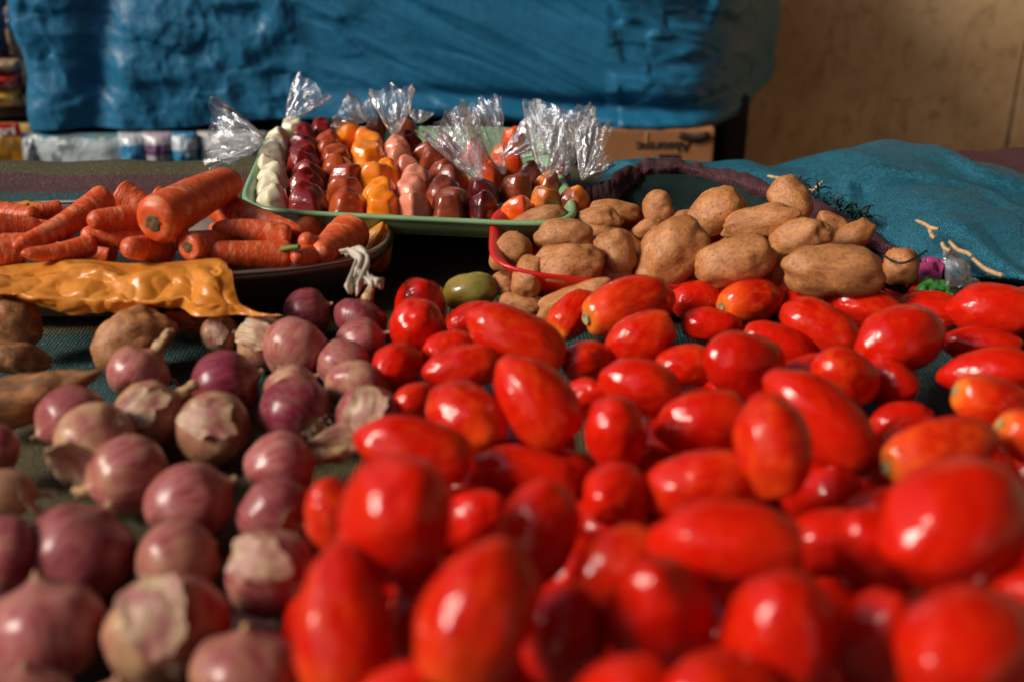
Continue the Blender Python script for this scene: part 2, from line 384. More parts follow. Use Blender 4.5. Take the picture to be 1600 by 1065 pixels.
o = box('light_block_rear', (-1.3, -2.3, 0), (2.0, -2.2, 2.5), M['wall'], None, 0); tag(o, kind='structure')  # added behind the camera to block sky and deepen contrast
o = box('light_block_left', (-2.7, -3.0, 0), (-2.6, 3.4, 1.75), M['wall'], None, 0); tag(o, kind='structure')  # unseen, added to cut off the low sky on the left

# ------------------------------------------------------------------ table and cloth
tb = empty('market_table', (0, .82, 0)); tag(tb, 'wooden market table under the striped cloth carrying all the vegetables', 'table')
box('table_top', (-1.0, -.66, TZ - .035), (1.05, .60, TZ - .006), M['wood'], tb)
for sx in (-.92, .97):
    for sy in (-.58, .52): box('leg', (sx - .03, sy - .03, 0), (sx + .03, sy + .03, TZ - .035), M['wood'], tb)
def cloth_h(x, y):
    h = .006 * noise.noise(Vector((x * 6, y * 6, 0))) + .003 * noise.noise(Vector((x * 17, y * 17, 3)))
    h += .022 * math.exp(-((y - 1.385) / .035) ** 2) * (1 if x < -.1 else math.exp(-((x + .1) / .1) ** 2)) * (1 + .5 * noise.noise(Vector((x * 5, 2, 7))))
    h += .010 * math.exp(-((y - 1.315) / .02) ** 2) * (1 if x < -.1 else 0) * (.7 + .6 * noise.noise(Vector((x * 4, 5, 1))))
    return h
def cloth_fn(u, v):
    x = -1.08 + 2.21 * u; s = v * 2.0                      # s runs along the length incl. the hanging ends
    if s < .25: return Vector((x, .14 - .008 * math.sin(x * 25), TZ - (.25 - s)))
    if s > 1.55: return Vector((x, 1.44 + .010 * math.sin(x * 21), TZ - (s - 1.55)))
    y = .14 + (s - .25); e = min(1, min(y - .14, 1.44 - y) / .02)
    return Vector((x, y, TZ + max(-.004, cloth_h(x, y)) * e))
tc = link('tablecloth', grid('tablecloth', cloth_fn, 200, 240), M['cloth'])
tag(tc, 'striped olive, maroon and teal woven cloth spread under the vegetables', 'cloth')

# ------------------------------------------------------------------ produce meshes
def revolve(name, prof, nu=28, lobes=0, lob_amp=0.0, seed=0, lump=0.0, lscale=1.3):
    """closed surface of revolution about Z from a profile [(r, z)]; poles are the first and last points"""
    V = [Vector((0, 0, prof[0][1]))]; F = []
    for r, z in prof[1:-1]:
        for i in range(nu):
            a = 2 * math.pi * i / nu; k = 1 + lob_amp * math.cos(lobes * a + seed)
            V.append(Vector((r * k * math.cos(a), r * k * math.sin(a), z)))
    V.append(Vector((0, 0, prof[-1][1]))); nr = len(prof) - 2
    for i in range(nu): F.append((0, 1 + (i + 1) % nu, 1 + i))
    for j in range(nr - 1):
        for i in range(nu):
            a = 1 + j * nu + i; b = 1 + j * nu + (i + 1) % nu; F.append((a, b, b + nu, a + nu))
    e = len(V) - 1; q = 1 + (nr - 1) * nu
    for i in range(nu): F.append((q + i, q + (i + 1) % nu, e))
    if lump:
        for v in V:
            d = v.normalized() if v.length > 1e-6 else Vector((0, 0, 1))
            n1 = noise.noise(d * lscale + Vector((seed * 5.3, seed * 1.7, 2.2))); n2 = noise.noise(d * lscale * 2.3 + Vector((9, seed * 3.1, 4)))
            v += d * lump * (n1 + .4 * n2)
    return mesh(name, V, F)
def plum(seed):
    rn = random.Random(seed); pe = rn.uniform(2.05, 2.5); tip = rn.uniform(0, .10); ta = rn.uniform(-.10, .10); P = []
    N = 26
    for i in range(N + 1):
        z = -math.cos(math.pi * i / N); r = max(0., 1 - abs(z) ** pe) ** (1 / 2.05)
        r *= 1 + ta * z
        zz = z
        if z < -.86: zz = z + .09 * ((-.86 - z) / .14) ** 1.5         # stem dimple
        if z > .88: zz = z + tip * ((z - .88) / .12) ** 1.3           # blossom nipple
        P.append((r, zz))
    return revolve('tomato', P, 30, rn.choice((2, 3, 4, 5)), rn.uniform(.0, .025), seed, .075, 1.3)
PLUM = [plum(s) for s in range(9)]
for me in PLUM: me.materials.append(M['tomato'])
GREENP = plum(4); GREENP.materials.append(M['green_tomato'])
def scar_mesh():
    P = [(0, -.90), (.08, -.915), (.14, -.94), (.19, -.965), (.215, -.95), (.20, -.88), (0, -.82)]
    return revolve('stem_scar', P, 14, 5, .08)
SCAR = scar_mesh(); SCAR.materials.append(M['scar'])
SCARD = scar_mesh(); SCARD.materials.append(M['scar_dark'])
def potato_mesh(seed):
    rn = random.Random(seed + 50); P = [(math.sin(math.pi * i / 30) ** .80, -math.copysign(abs(math.cos(math.pi * i / 30)) ** .88, math.cos(math.pi * i / 30))) for i in range(31)]
    me = revolve('potato', P, 36, 2, rn.uniform(0, .06), seed, .22, rn.uniform(.9, 1.4))
    eyes = [Vector((rn.gauss(0, 1), rn.gauss(0, 1), rn.gauss(0, .8))).normalized() for _ in range(9)]
    for v in me.vertices:
        d = v.co.normalized()
        for e in eyes:
            t = (d - e).length
            if t < .40: v.co -= d * .07 * math.exp(-(t / .11) ** 2) - d * .02 * math.exp(-((t - .25) / .08) ** 2)
        v.co += d * .012 * noise.noise(d * 9 + Vector((seed, 0, 0)))
    me.materials.append(M['potato']); return me
POT = [potato_mesh(s) for s in range(9)]
def onion_mesh(seed):
    rn = random.Random(seed + 90); P = []; N = 30; neck = rn.uniform(.04, .15); fl = rn.uniform(.88, 1.02)
    for i in range(N + 1):
        t = i / N; z = -math.cos(math.pi * t); r = math.sqrt(max(0, 1 - abs(z) ** 2.1))
        if z > .72: k = (z - .72) / .28; r = r * (1 - k) + (.16 * (1 - k * .5)) * k if i < N else 0; z = z + neck * k * k
        if z < -.86: z = z + .05 * ((-.86 - z) / .14)
        P.append((r, z * fl))
    me = revolve('bulb', P, 40, rn.choice((5, 6, 7)), .012, seed, .06, 1.2)
    for v in me.vertices:
        d = v.co.normalized(); a = math.atan2(d.y, d.x); v.co += d * .010 * noise.noise(Vector((math.cos(a) * 5, math.sin(a) * 5, seed)))
    me.materials.append(M['onion']); return me, neck, fl
ONI = [onion_mesh(s) for s in range(7)]
def neck_mesh(seed, length):
    """dry twisted leaf stub, root at origin, +Z"""
    def fn(u, v):
        a = 2 * math.pi * u; r = (.17 * (1 - v) ** .5 + .05 + .16 * max(0, v - .6)) * (1 + .45 * noise.noise(Vector((math.cos(a) * 2.2, math.sin(a) * 2.2, seed + v * 2))))
        bx = .35 * v * v * noise.noise(Vector((seed, 1, 2))) * 2; by = .35 * v * v * noise.noise(Vector((seed, 7, 5))) * 2
        return Vector((r * math.cos(a + v * 2) + bx * length, r * math.sin(a + v * 2) * .8 + by * length, v * length * (1 + .3 * noise.noise(Vector((math.cos(a) * 3, math.sin(a) * 3, seed))) * v)))
    me = grid('neck', fn, 16, 10, True); me.materials.append(M['dry']); return me
NECK = [neck_mesh(s, l) for s, l in ((1, .55), (2, .9), (3, .35), (4, .7))]
def root_mesh(seed):
    rn = random.Random(seed); V = []; F = []
    for k in range(26):
        a = rn.uniform(0, 6.28); r0 = rn.uniform(0, .16); p = Vector((r0 * math.cos(a), r0 * math.sin(a), .06)); d = Vector((math.cos(a) * rn.uniform(.2, 1.1), math.sin(a) * rn.uniform(.2, 1.1), -rn.uniform(.3, 1))).normalized()
        L = rn.uniform(.10, .42) ; b0 = len(V)
        for j in range(5):
            t = j / 4; q = p + d * L * t + Vector((rn.gauss(0, .06), rn.gauss(0, .06), rn.gauss(0, .06))) * t
            s = .014 * (1 - t * .7)
            V += [q + Vector((s, 0, 0)), q + Vector((-s * .5, s * .87, 0)), q + Vector((-s * .5, -s * .87, 0))]
        for j in range(4):
            for c in range(3): F.append((b0 + j * 3 + c, b0 + j * 3 + (c + 1) % 3, b0 + j * 3 + 3 + (c + 1) % 3, b0 + j * 3 + 3 + c))
    b0 = len(V)                                              # the hard root plate
    for j, (r, z) in enumerate(((.24, .10), (.22, .02), (.12, -.04))):
        for i in range(12): a = 6.283 * i / 12; V.append(Vector((r * math.cos(a), r * math.sin(a), z)))
    for j in range(2):
        for i in range(12): F.append((b0 + j * 12 + i, b0 + j * 12 + (i + 1) % 12, b0 + j * 12 + 12 + (i + 1) % 12, b0 + j * 12 + 12 + i))
    F.append(tuple(b0 + 24 + i for i in range(12)))
    me = mesh('roots', V, F); me.materials.append(M['root']); return me
ROOT = [root_mesh(s) for s in range(3)]
def flake_mesh(seed):
    """torn papery skin lying on the bulb: a ragged patch just off the surface, lifting along one side"""
    def fn(u, v):
        th = 2 * math.pi * u; R_ = .62 * (1 + .45 * noise.noise(Vector((math.cos(th) * 1.2, math.sin(th) * 1.2, seed))) + .22 * noise.noise(Vector((math.cos(th) * 4, math.sin(th) * 4, seed))))
        r = R_ * v; a = r * math.cos(th) * .8; b = r * math.sin(th) * 1.15
        lift = .13 * max(0, v - .62) ** 1.3 * (1 + 1.4 * noise.noise(Vector((math.cos(th) * 1.5, math.sin(th) * 1.5, seed + 7)))) * 2.2
        k = 1.035 + lift + .010 * noise.noise(Vector((a * 7, b * 3, seed)))
        return Vector((math.sin(a), math.cos(a) * math.cos(b), math.sin(b))) * k
    me = grid('loose_skin', fn, 40, 12, True); me.materials.append(M['skin']); return me
FLAKE = [flake_mesh(s) for s in range(4)]
def carrot_mesh(seed, taper):
    """unit carrot along Z: crown at -1 (radius 1 before scaling), tip at +1"""
    rn = random.Random(seed + 7); P = []; N = 34; bx, by = rn.uniform(-.28, .28), rn.uniform(-.28, .28)
    TS = [.13 * (1 - math.cos(math.pi / 2 * i / 9)) for i in range(9)] + [.13 + .72 * i / N for i in range(N)] + [.85 + .15 * math.sin(math.pi / 2 * i / 9) for i in range(10)]
    for t in TS:
        z = -1 + 2 * t; r = 1 - (1 - taper) * t ** 1.15
        if t < .13: r *= max(0, 1 - ((.13 - t) / .13) ** 2.3) ** .5
        if t > .85: r *= math.sqrt(max(0, 1 - ((t - .85) / .15) ** 2.0))
        r *= 1 + .03 * noise.noise(Vector((t * 9, seed, 0))) + .012 * noise.noise(Vector((t * 38, seed, 4)))
        zz = z + (.05 * (1 - t / .03) if t < .03 else 0)
        P.append((r, zz))
    me = revolve('carrot', P, 24, 3, .02, seed)
    for v in me.vertices:
        z = v.co.z; v.co.x += bx * (z * z - .33); v.co.y += by * (z * z - .33)
    me.materials.append(M['carrot']); return me, Vector((bx * .67, by * .67, -.95))
CAR = [carrot_mesh(s, t) for s, t in ((0, .80), (1, .45), (2, .30), (3, .62), (4, .38), (5, .70))]
CROWN = revolve('crown', [(0, -.06), (.22, -.07), (.36, -.02), (.42, .03), (.30, .08), (0, .09)], 18, 7, .10, 1, .10, 4); CROWN.materials.append(M['crown'])

def frame(axis, spin):
    """rotation matrix whose Z is the given axis"""
    a = axis.normalized(); s = a.cross(Vector((.3, -.5, .81))).normalized(); t = a.cross(s)
    s, t = s * math.cos(spin) + t * math.sin(spin), t * math.cos(spin) - s * math.sin(spin)
    return Matrix((s, t, a)).transposed()
def put(o, loc, rot, sc):
    o.matrix_world = Matrix.LocRotScale(loc, rot.to_quaternion(), Vector(sc)); return o
def lying(px, py, ang, tilt):
    """axis seen at image angle ang, its near end leaning towards the camera by tilt"""
    d = ray(px, py).normalized(); i = RT * math.cos(ang) + UP * math.sin(ang); i = (i - d * i.dot(d)).normalized()
    return i * math.cos(tilt) - d * math.sin(tilt)

# ------------------------------------------------------------------ tomatoes
# (px, py, length, width, angle of the near end, lift, scar, orange, label)
T = [
 (657, 480, 92, 80, 95, 0, 0, .1, 'pointed red tomato behind another, in the left back corner of the heap'),
 (651, 512, 88, 84, 80, .012, 0, .2, 'upright pointed tomato just in front of the back-left corner tomato'),
 (623, 571, 82, 73, 200, 0, 0, .15, 'round red tomato at the left edge of the heap beside small onions'),
 (738, 503, 90, 62, 20, -.005, 0, .05, 'dark red tomato tucked in front of the green tomato'),
 (808, 532, 168, 96, 152, .02, 0, .45, 'large pointed tomato lying across the back left of the heap'),
 (703, 550, 92, 68, 195, 0, 0, .5, 'orange-red tomato half hidden left of the large pointed tomato'),
 (724, 574, 125, 72, 190, .008, 0, .25, 'red tomato lying sideways just below the large pointed tomato'),
 (840, 630, 165, 112, 128, .026, 0, .45, 'large slanting tomato with a long highlight left of centre in the heap'),
 (652, 625, 72, 58, 190, -.008, 0, .5, 'small orange-red tomato wedged between onions and heap on the left'),
 (730, 655, 140, 103, 318, .012, 2, .75, 'orange-shouldered tomato with a dark stem hole near the middle left'),
 (652, 703, 188, 108, 165, .018, 0, .3, 'long red tomato lying above the biggest front-left tomato'),
 (827, 738, 166, 84, 165, -.012, 0, .1, 'dark red tomato lying level in a hollow below the slanting tomato'),
 (962, 678, 118, 102, 100, .014, 0, .1, 'pear-shaped upright tomato in the middle of the heap'),
 (1002, 605, 130, 88, 165, .010, 0, .2, 'red tomato lying sideways right above the pear-shaped tomato'),
 (914, 620, 76, 62, 20, -.010, 0, .15, 'small shaded tomato squeezed left of the pear-shaped tomato'),
 (918, 565, 80, 66, 190, -.004, 0, .4, 'small tomato between the large pointed tomato and its right neighbour'),
 (1001, 529, 118, 80, 205, .014, 0, .5, 'orange-red tomato leaning below the long tomato with a scarred end'),
 (980, 480, 152, 92, 196, .020, 1, .65, 'long tomato with a pale stem scar at its left end, against the potatoes'),
 (895, 491, 92, 60, 228, .004, 1, .4, 'narrow tomato with a small stem scar left of the long scarred tomato'),
 (1087, 470, 84, 62, 185, .004, 0, .3, 'red tomato against the potatoes right of the long scarred tomato'),
 (1110, 508, 96, 56, 355, -.002, 0, .02, 'small dark red tomato lying below the orange scarred one'),
 (1172, 471, 104, 74, 192, .012, 1, 1.0, 'yellow-orange tomato with a round stem scar facing out, against the potatoes'),
 (1283, 514, 136, 86, 150, .008, 0, .4, 'red tomato slanting below the biggest potato'),
 (1352, 479, 118, 64, 160, .008, 0, .25, 'slim red tomato lying under the red basin rim beside the biggest potato'),
 (1455, 486, 108, 64, 175, 0, 0, .15, 'flat-lying tomato below the green plastic scrap'),
 (1409, 530, 136, 106, 195, .014, 0, .2, 'plump red tomato right of centre at the back of the heap'),
 (1552, 486, 128, 86, 175, .012, 0, .1, 'plump red tomato under the teal sack at the right edge'),
 (1534, 540, 124, 60, 175, -.008, 0, .05, 'dark red tomato half hidden at the right edge under the plump one'),
 (1548, 583, 146, 84, 185, 0, 0, .05, 'shaded red tomato above the scarred one at the right edge'),
 (1553, 631, 136, 88, 160, .010, 1, .7, 'tomato with a pale ringed stem scar at its upper left, right edge'),
 (1618, 688, 130, 84, 155, .012, 1, .8, 'tomato cut by the right picture edge showing a yellow stem scar'),
 (1464, 708, 182, 106, 196, .016, 1, 1.0, 'large tomato with yellow streaks and a greenish stem scar, right side'),
 (1497, 815, 240, 196, 205, .030, 0, .1, 'very large red tomato at the right edge of the front rows'),
 (1213, 540, 120, 72, 340, -.006, 0, .02, 'dark tomato behind the plump tomato in the back middle'),
 (1163, 571, 128, 106, 160, .014, 0, .05, 'plump deep red tomato with an angular highlight in the back middle'),
 (1070, 572, 104, 68, 190, 0, 0, .45, 'orange-tipped tomato left of the plump deep red one'),
 (1320, 589, 106, 88, 150, .006, 0, .6, 'orange-red tomato touched with yellow right of the long slanting one'),
 (1386, 597, 92, 78, 340, -.012, 0, .02, 'dark tomato in shade right of the yellow-touched tomato'),
 (1286, 657, 206, 108, 138, .016, 0, .15, 'longest slanting red tomato right of centre'),
 (1207, 702, 166, 120, 98, .040, 0, .6, 'upright tomato with a wide pale highlight in the middle of the heap'),
 (1099, 657, 148, 96, 190, .010, 0, .2, 'red tomato with a round highlight left of the upright one'),
 (1408, 660, 96, 66, 10, -.030, 0, .02, 'dark tomato deep in the hollow on the right'),
 (1292, 772, 108, 84, 20, -.030, 0, .02, 'dark tomato below the long slanting one, deep in shade'),
 (1092, 757, 176, 108, 190, .010, 0, .35, 'red tomato under the foot of the upright tomato'),
 (961, 772, 106, 102, 200, .002, 0, .15, 'round-looking red tomato end-on in the middle'),
 (1142, 850, 240, 138, 176, .030, 0, .15, 'long red tomato lying across the middle of the front rows'),
 (1290, 848, 150, 108, 10, -.006, 0, .02, 'dark red tomato behind the right end of the long front one'),
 (1362, 862, 140, 118, 120, .000, 0, .05, 'dark tomato squeezed left of the very large right one'),
 (1372, 800, 110, 74, 20, -.020, 0, .05, 'small dark tomato above the squeezed one on the right'),
 (838, 836, 172, 132, 72, .016, 0, .15, 'upright deep red tomato left of centre in the front rows'),
 (965, 884, 158, 112, 210, .002, 0, .45, 'orange-tipped tomato left of the long front one'),
 (1030, 962, 188, 168, 100, .014, 0, .05, 'big upright dark red tomato near the bottom centre'),
 (1218, 1000, 215, 172, 80, .024, 0, .15, 'big upright tomato with a vertical highlight near the bottom right'),
 (1373, 995, 152, 126, 60, .002, 0, .05, 'shaded red tomato between two big ones at the bottom right'),
 (1515, 1018, 220, 200, 200, .034, 0, .2, 'big glossy tomato in the bottom right corner'),
 (1590, 935, 150, 100, 190, .002, 0, .1, 'small part of a tomato at the right edge above the corner one'),
 (616, 814, 204, 180, 70, .050, 0, .25, 'biggest tomato at the front left, standing on its neighbours'),
 (524, 808, 120, 92, 110, .004, 0, .8, 'orange tomato half behind the biggest front-left one'),
 (536, 985, 250, 152, 92, .016, 0, .55, 'tall orange-red tomato standing at the bottom left of the heap'),
 (668, 962, 180, 116, 80, .000, 0, .2, 'shaded tomato between the two tall ones at the bottom left'),
 (744, 965, 250, 176, 66, .042, 0, .5, 'tall leaning tomato at the bottom, left of centre'),
 (880, 1000, 165, 132, 80, .000, 0, .02, 'dark red tomato right of the tall leaning one at the bottom'),
 (625, 1092, 150, 112, 20, .010, 0, .2, 'tomato cut by the bottom edge below the two tall ones'),
 (975, 1098, 190, 150, 10, .010, 0, .15, 'tomato cut by the bottom edge below the big dark one'),
 (1135, 1092, 190, 150, 170, .012, 0, .3, 'tomato cut by the bottom edge left of the big vertical highlight'),
 (735, 810, 116, 92, 30, -.016, 0, .02, 'dark tomato in the gap right of the biggest front-left one'),
 (1352, 745, 110, 80, 60, -.040, 0, .02, 'dark tomato deep in the gap below the streaked scarred one'),
]
def surf(py): return .030 + .056 * min(1, max(0, (py - 470) / 400))
items = []
for t in T:
    px, py, L, W, ang, dz, sc, orr, lab = t
    d = depth_z(px, py, surf(py) + dz); r = L / W; true = max(1.36, r)
    ct = min(1.0, math.sqrt(max(.02, (r * r - 1) / (true * true - 1)))) if true > 1.0 else 1
    tilt = math.acos(ct)
    if sc: tilt = max(tilt, R(28)); true = max(true, r / math.cos(tilt) * .92)
    items.append(dict(px=px, py=py, d=d, d0=d, W=W / FPX, true=true, ax=lying(px, py, R(ang), tilt), sc=sc, orr=orr, lab=lab))
# onions take part in the settling as spheres
# (px, py, width, height, angle of the near end, tilt, near end n/r, papery, purple, brown, neck kind, roots, flake, label)
O = [
 (563, 497, 86, 62, 70, 5, 'n', .1, .85, 0, 1, 0, 0, 'dark purple onion with a pink dry stalk, behind the others near the bowl'),
 (481, 488, 84, 66, 20, 20, 'n', .1, .9, 0, -1, 0, 0, 'shaded dark red onion under the front of the metal dish'),
 (565, 534, 88, 62, 20, 20, 'n', .2, .6, 0, -1, 0, 0, 'pink onion just below the stalked purple one'),
 (462, 545, 108, 90, 230, 30, 'r', .3, .4, 0, -1, 1, 0, 'shiny pink onion with a brown root end at its lower left'),
 (411, 535, 92, 88, 160, 10, 'n', .8, .35, .1, -1, 0, 1, 'pale streaked onion beneath the tail of the orange bag'),
 (344, 522, 60, 66, 100, 20, 'n', .9, .5, .8, 2, 0, 1, 'small brown dried-up onion under the corner of the orange bag'),
 (537, 569, 96, 60, 330, 25, 'r', .3, .55, 0, -1, 1, 0, 'pinkish onion with a small dark root, behind the right group'),
 (560, 606, 106, 66, 250, 30, 'r', .6, .5, 0, -1, 1, 0, 'dull pink onion left of the round edge tomato'),
 (580, 655, 116, 96, 240, 40, 'r', .5, .65, 0, -1, 2, 1, 'purple onion with pale tufted roots against the heap of tomatoes'),
 (457, 608, 98, 62, 30, 20, 'n', .9, .4, .1, -1, 0, 0, 'pale onion half hidden behind the dark rooty one'),
 (461, 646, 130, 96, 325, 40, 'r', .15, 1, 0, -1, 2, 0, 'dark purple onion with a big tuft of dry roots'),
 (353, 600, 122, 96, 20, 20, 'n', .05, .95, 0, -1, 0, 0, 'glossy deep purple onion without loose skin'),
 (217, 585, 106, 80, 55, 5, 'n', .3, .35, .05, 1, 0, 0, 'pink onion with a dry stalk, in front of the brown potato'),
 (236, 648, 110, 104, 35, 10, 'n', .9, .35, .35, 3, 0, 1, 'brownish onion with a crumpled stalk at its upper right'),
 (333, 669, 126, 102, 150, 45, 'r', .9, .6, .6, -1, 1, 1, 'onion with torn papery brown skin facing out, middle of the onions'),
 (115, 662, 132, 108, 200, 20, 'n', .1, .7, 0, -1, 0, 0, 'bright purple onion with a crease, at the left of the onions'),
 (151, 690, 142, 96, 40, 35, 'r', .9, .3, .05, -1, 1, 0, 'pale pink onion with a dark patch on top'),
 (200, 742, 138, 116, 200, 10, 'n', .45, .5, 0, 2, 0, 0, 'purple onion with its dry stalk lying to the left'),
 (-6, 704, 76, 84, 180, 10, 'n', .2, .8, 0, -1, 0, 0, 'dark onion cut by the left picture edge'),
 (10, 770, 96, 66, 0, 10, 'n', .9, .3, .9, 3, 0, 0, 'small brown onion at the left picture edge'),
 (297, 788, 148, 110, 30, 15, 'n', .15, .6, .05, -1, 0, 0, 'smooth round reddish onion in the middle of the front onions'),
 (438, 728, 128, 98, 15, 5, 'n', .1, .4, 0, 1, 0, 0, 'shiny pink onion whose stalk points at the tomatoes'),
 (430, 803, 126, 98, 310, 35, 'r', .1, .7, 0, -1, 2, 0, 'red onion with a pale root end beside the orange tomato'),
 (128, 862, 178, 138, 60, 15, 'n', .1, .75, 0, -1, 0, 0, 'large purple onion in the left front rows'),
 (10, 866, 100, 124, 180, 10, 'n', .2, .8, 0, -1, 0, 0, 'purple onion half out of the left edge'),
 (279, 873, 150, 100, 205, 25, 'r', .4, .55, .1, -1, 1, 0, 'onion with a brown root end pointing lower left'),
 (424, 896, 142, 130, 330, 45, 'r', .55, .55, 0, -1, 1, 1, 'onion with white torn skin beside the tall orange-red tomato'),
 (74, 985, 176, 164, 100, 15, 'n', .2, .45, 0, -1, 0, 0, 'large pinkish onion in the bottom left corner'),
 (263, 988, 190, 168, 285, 45, 'r', .8, .4, 0, -1, 1, 1, 'large pale onion with papery skin at the bottom'),
 (384, 1046, 162, 140, 90, 20, 'n', .4, .65, 0, -1, 0, 0, 'onion cut by the bottom edge next to the tomatoes'),
 (38, 1105, 150, 110, 90, 20, 'n', .4, .65, 0, -1, 0, 0, 'onion peeking over the bottom edge in the left corner'),
 (185, 1115, 120, 110, 90, 20, 'n', .7, .4, .3, -1, 0, 0, 'brownish onion barely showing at the bottom edge'),
]
oni = []
for k, q in enumerate(O):
    px, py, W, H = q[:4]; d = depth_z(px, py, .030 if py < 700 else .032)
    oni.append(dict(px=px, py=py, d=d, d0=d, W=W / FPX, H=H / FPX, q=q))
def spheres(it):
    c = CAM + ray(it['px'], it['py']) * it['d']
    if 'ax' in it:
        r = it['W'] * it['d'] / 2; h = max(0, it['true'] - 1) * r
        return [(c - it['ax'] * h * .75, r * .86), (c, r * .97), (c + it['ax'] * h * .75, r * .86)]
    return [(c, (it['W'] + it['H']) * it['d'] / 4 * .95)]
allit = items + oni
for itn in range(50):                                        # settle: push touching fruit apart along the line of sight
    SP = [(i, s, r) for i, it in enumerate(allit) for s, r in spheres(it)]
    pos = np.array([tuple(s) for _, s, _ in SP]); rad = np.array([r for *_, r in SP]); own = np.array([i for i, *_ in SP])
    D = np.linalg.norm(pos[:, None] - pos[None], axis=2); ov = rad[:, None] + rad[None] - D
    ov[own[:, None] == own[None]] = 0; ii, jj = np.where(ov > .001); mv = np.zeros(len(allit))
    for a, b in zip(ii, jj):
        i, j = own[a], own[b]; s = 1 if allit[i]['d'] > allit[j]['d'] else -1; mv[i] += s * min(ov[a, b], .01) * .10
    for i, it in enumerate(allit):
        it['d'] += max(-.004, min(.004, mv[i])) + (it['d0'] - it['d']) * .04
        zmin = (CAM.z - TZ - it['W'] * it['d'] * .46) / -ray(it['px'], it['py']).z; it['d'] = min(it['d'], zmin)
rnd = random.Random(5); LOW = []
for k, it in enumerate(items):
    c = CAM + ray(it['px'], it['py']) * it['d']; r = it['W'] * it['d'] / 2; L = r * it['true']
    o = link('tomato', PLUM[(k * 5 + k // 9) % 9]); ax = -it['ax'] if it['sc'] else it['ax']
    put(o, c, frame(ax, rnd.uniform(0, 6.28)), (r, r * rnd.uniform(.95, 1.03), L))
    o.color = (it['orr'], 1.0 if it['sc'] else .2, 0, 1); tag(o, it['lab'], 'tomato', 'plum tomatoes heaped on the table')
    if it['sc']: s = link('stem_scar', SCARD if it['sc'] == 2 else SCAR, None, o)
# lower layers, seen only in the gaps
vis = [s for it in allit for s in spheres(it)]; nf = 0
for lay, z in enumerate((.026, .066)):
    for iy in range(13):
        for ix in range(17):
            x = -.12 + ix * .052 + (iy % 2) * .026 + rnd.uniform(-.006, .006); y = .34 + iy * .047 + rnd.uniform(-.006, .006)
            if lay == 1 and y > .66: continue
            lim = -.02 - .22 * (y - .55) if y > .5 else -.055
            if x < lim - .06 or x > .50 + .25 * (y - .4) or (y > .80 and x < .22): continue
            r = rnd.uniform(.022, .0255); c = Vector((x, y, TZ + z))
            if 800 + FPX * (c - CAM).x / (c - CAM).dot(FW) > 1655: continue
            if any((c - s).length < (r + q) * .88 for s, q in vis): continue
            o = link('tomato', PLUM[rnd.randrange(9)]); a = rnd.uniform(0, 6.28); ax = Vector((math.cos(a), math.sin(a), rnd.uniform(-.3, .3)))
            put(o, c, frame(ax, rnd.uniform(0, 6)), (r, r, r * 1.25)); o.color = (.05, .1, 0, 1); vis.append((c, r * 1.1)); nf += 1
            LOW.append(o)
for iy in range(12):
    y = .36 + iy * .050
    for ix in range(7):
        x = (1665 - 800) / FPX * (y * math.cos(PITCH) + .39 * math.sin(PITCH)) + ix * .051 + (iy % 2) * .025
        if ix > 5 - iy * .25 + rnd.uniform(-1, 1) or y > .90: continue
        c = Vector((x + rnd.uniform(-.013, .013), y + rnd.uniform(-.013, .013), TZ + .026)); r = rnd.uniform(.021, .027)
        if any((c - s).length < (r + q) * .80 for s, q in vis): continue
        o = link('tomato', PLUM[rnd.randrange(9)]); a = rnd.uniform(0, 6.28); put(o, c, frame(Vector((math.cos(a), math.sin(a), rnd.uniform(-.25, .25))), rnd.uniform(0, 6)), (r, r, r * 1.25)); o.color = (rnd.uniform(0, .5), .2, 0, 1); vis.append((c, r))
        tag(o, 'red tomato where the heap runs on beyond the right picture edge', 'tomato', 'tomatoes beyond the right edge')
print('fill tomatoes', nf)
o = link('green_tomato', GREENP); c = on(734, 457, .030); r = 31 / FPX * (c - CAM).dot(FW)
put(o, c, frame(lying(734, 457, R(14), R(15)), 1), (r, r, r * 1.42)); tag(o, 'unripe olive green tomato between the red tomatoes and the potatoes', 'tomato')

for k, it in enumerate(oni):
    px, py, W, H, ang, tilt, near, pap, pur, br, nk, rt, fl, lab = it['q']
    c = CAM + ray(px, py) * it['d']; r = it['W'] * it['d'] / 2; h = it['H'] * it['d'] / 2
    me, neck, flat = ONI[k % 7]; ax = lying(px, py, R(ang), R(tilt)); ax = -ax if near == 'r' else ax
    # width belongs to the image-horizontal extent: pick radial/axial sizes from how far the axis leans sideways
    sidew = abs(math.cos(R(ang)) * math.cos(R(tilt))); rr = r * (1 - sidew) + h * sidew * 1.04 + (r - h) * .25; ll = h * (1 - sidew) + r * sidew
    root = empty('onion', c); rot = frame(ax, rnd.uniform(0, 6.28)); put(root, c, rot, (rr, rr, max(ll, rr * .84)))
    tag(root, lab, 'onion', 'red onions spread on the left of the table')
    b = link('bulb', me, None, root); b.color = (pap, pur, br, 1)
    if nk > 0: nkob = link('neck', NECK[nk], None, root); nkob.location = (0, 0, (.93 + neck * .6) * flat - .08); nkob.rotation_euler = (0, 0, rnd.uniform(0, 6))
    elif near == 'n': nkob = link('neck', NECK[2] if nk == 0 else NECK[3], None, root); nkob.location = (0, 0, (.90 + neck * .5) * flat); nkob.scale = (.55, .55, .35)
    ro = link('roots', ROOT[k % 3], None, root); ro.location = (0, 0, -.955 * flat + .02)
    ro.scale = (1.5, 1.5, 1.7) if rt == 2 else ((.7, .7, .6) if rt else (.4, .4, .35))
    if fl:
        # loose skin sits on the side towards the camera
        inv = root.matrix_world.to_3x3().inverted(); v = (inv @ (CAM - c + Vector((-.2, 0, .3)))).normalized()
        f = link('loose_skin', FLAKE[k % 4], None, root); f.rotation_mode = 'QUATERNION'; f.rotation_quaternion = v.to_track_quat('Y', 'Z')
        f.location = v * .01

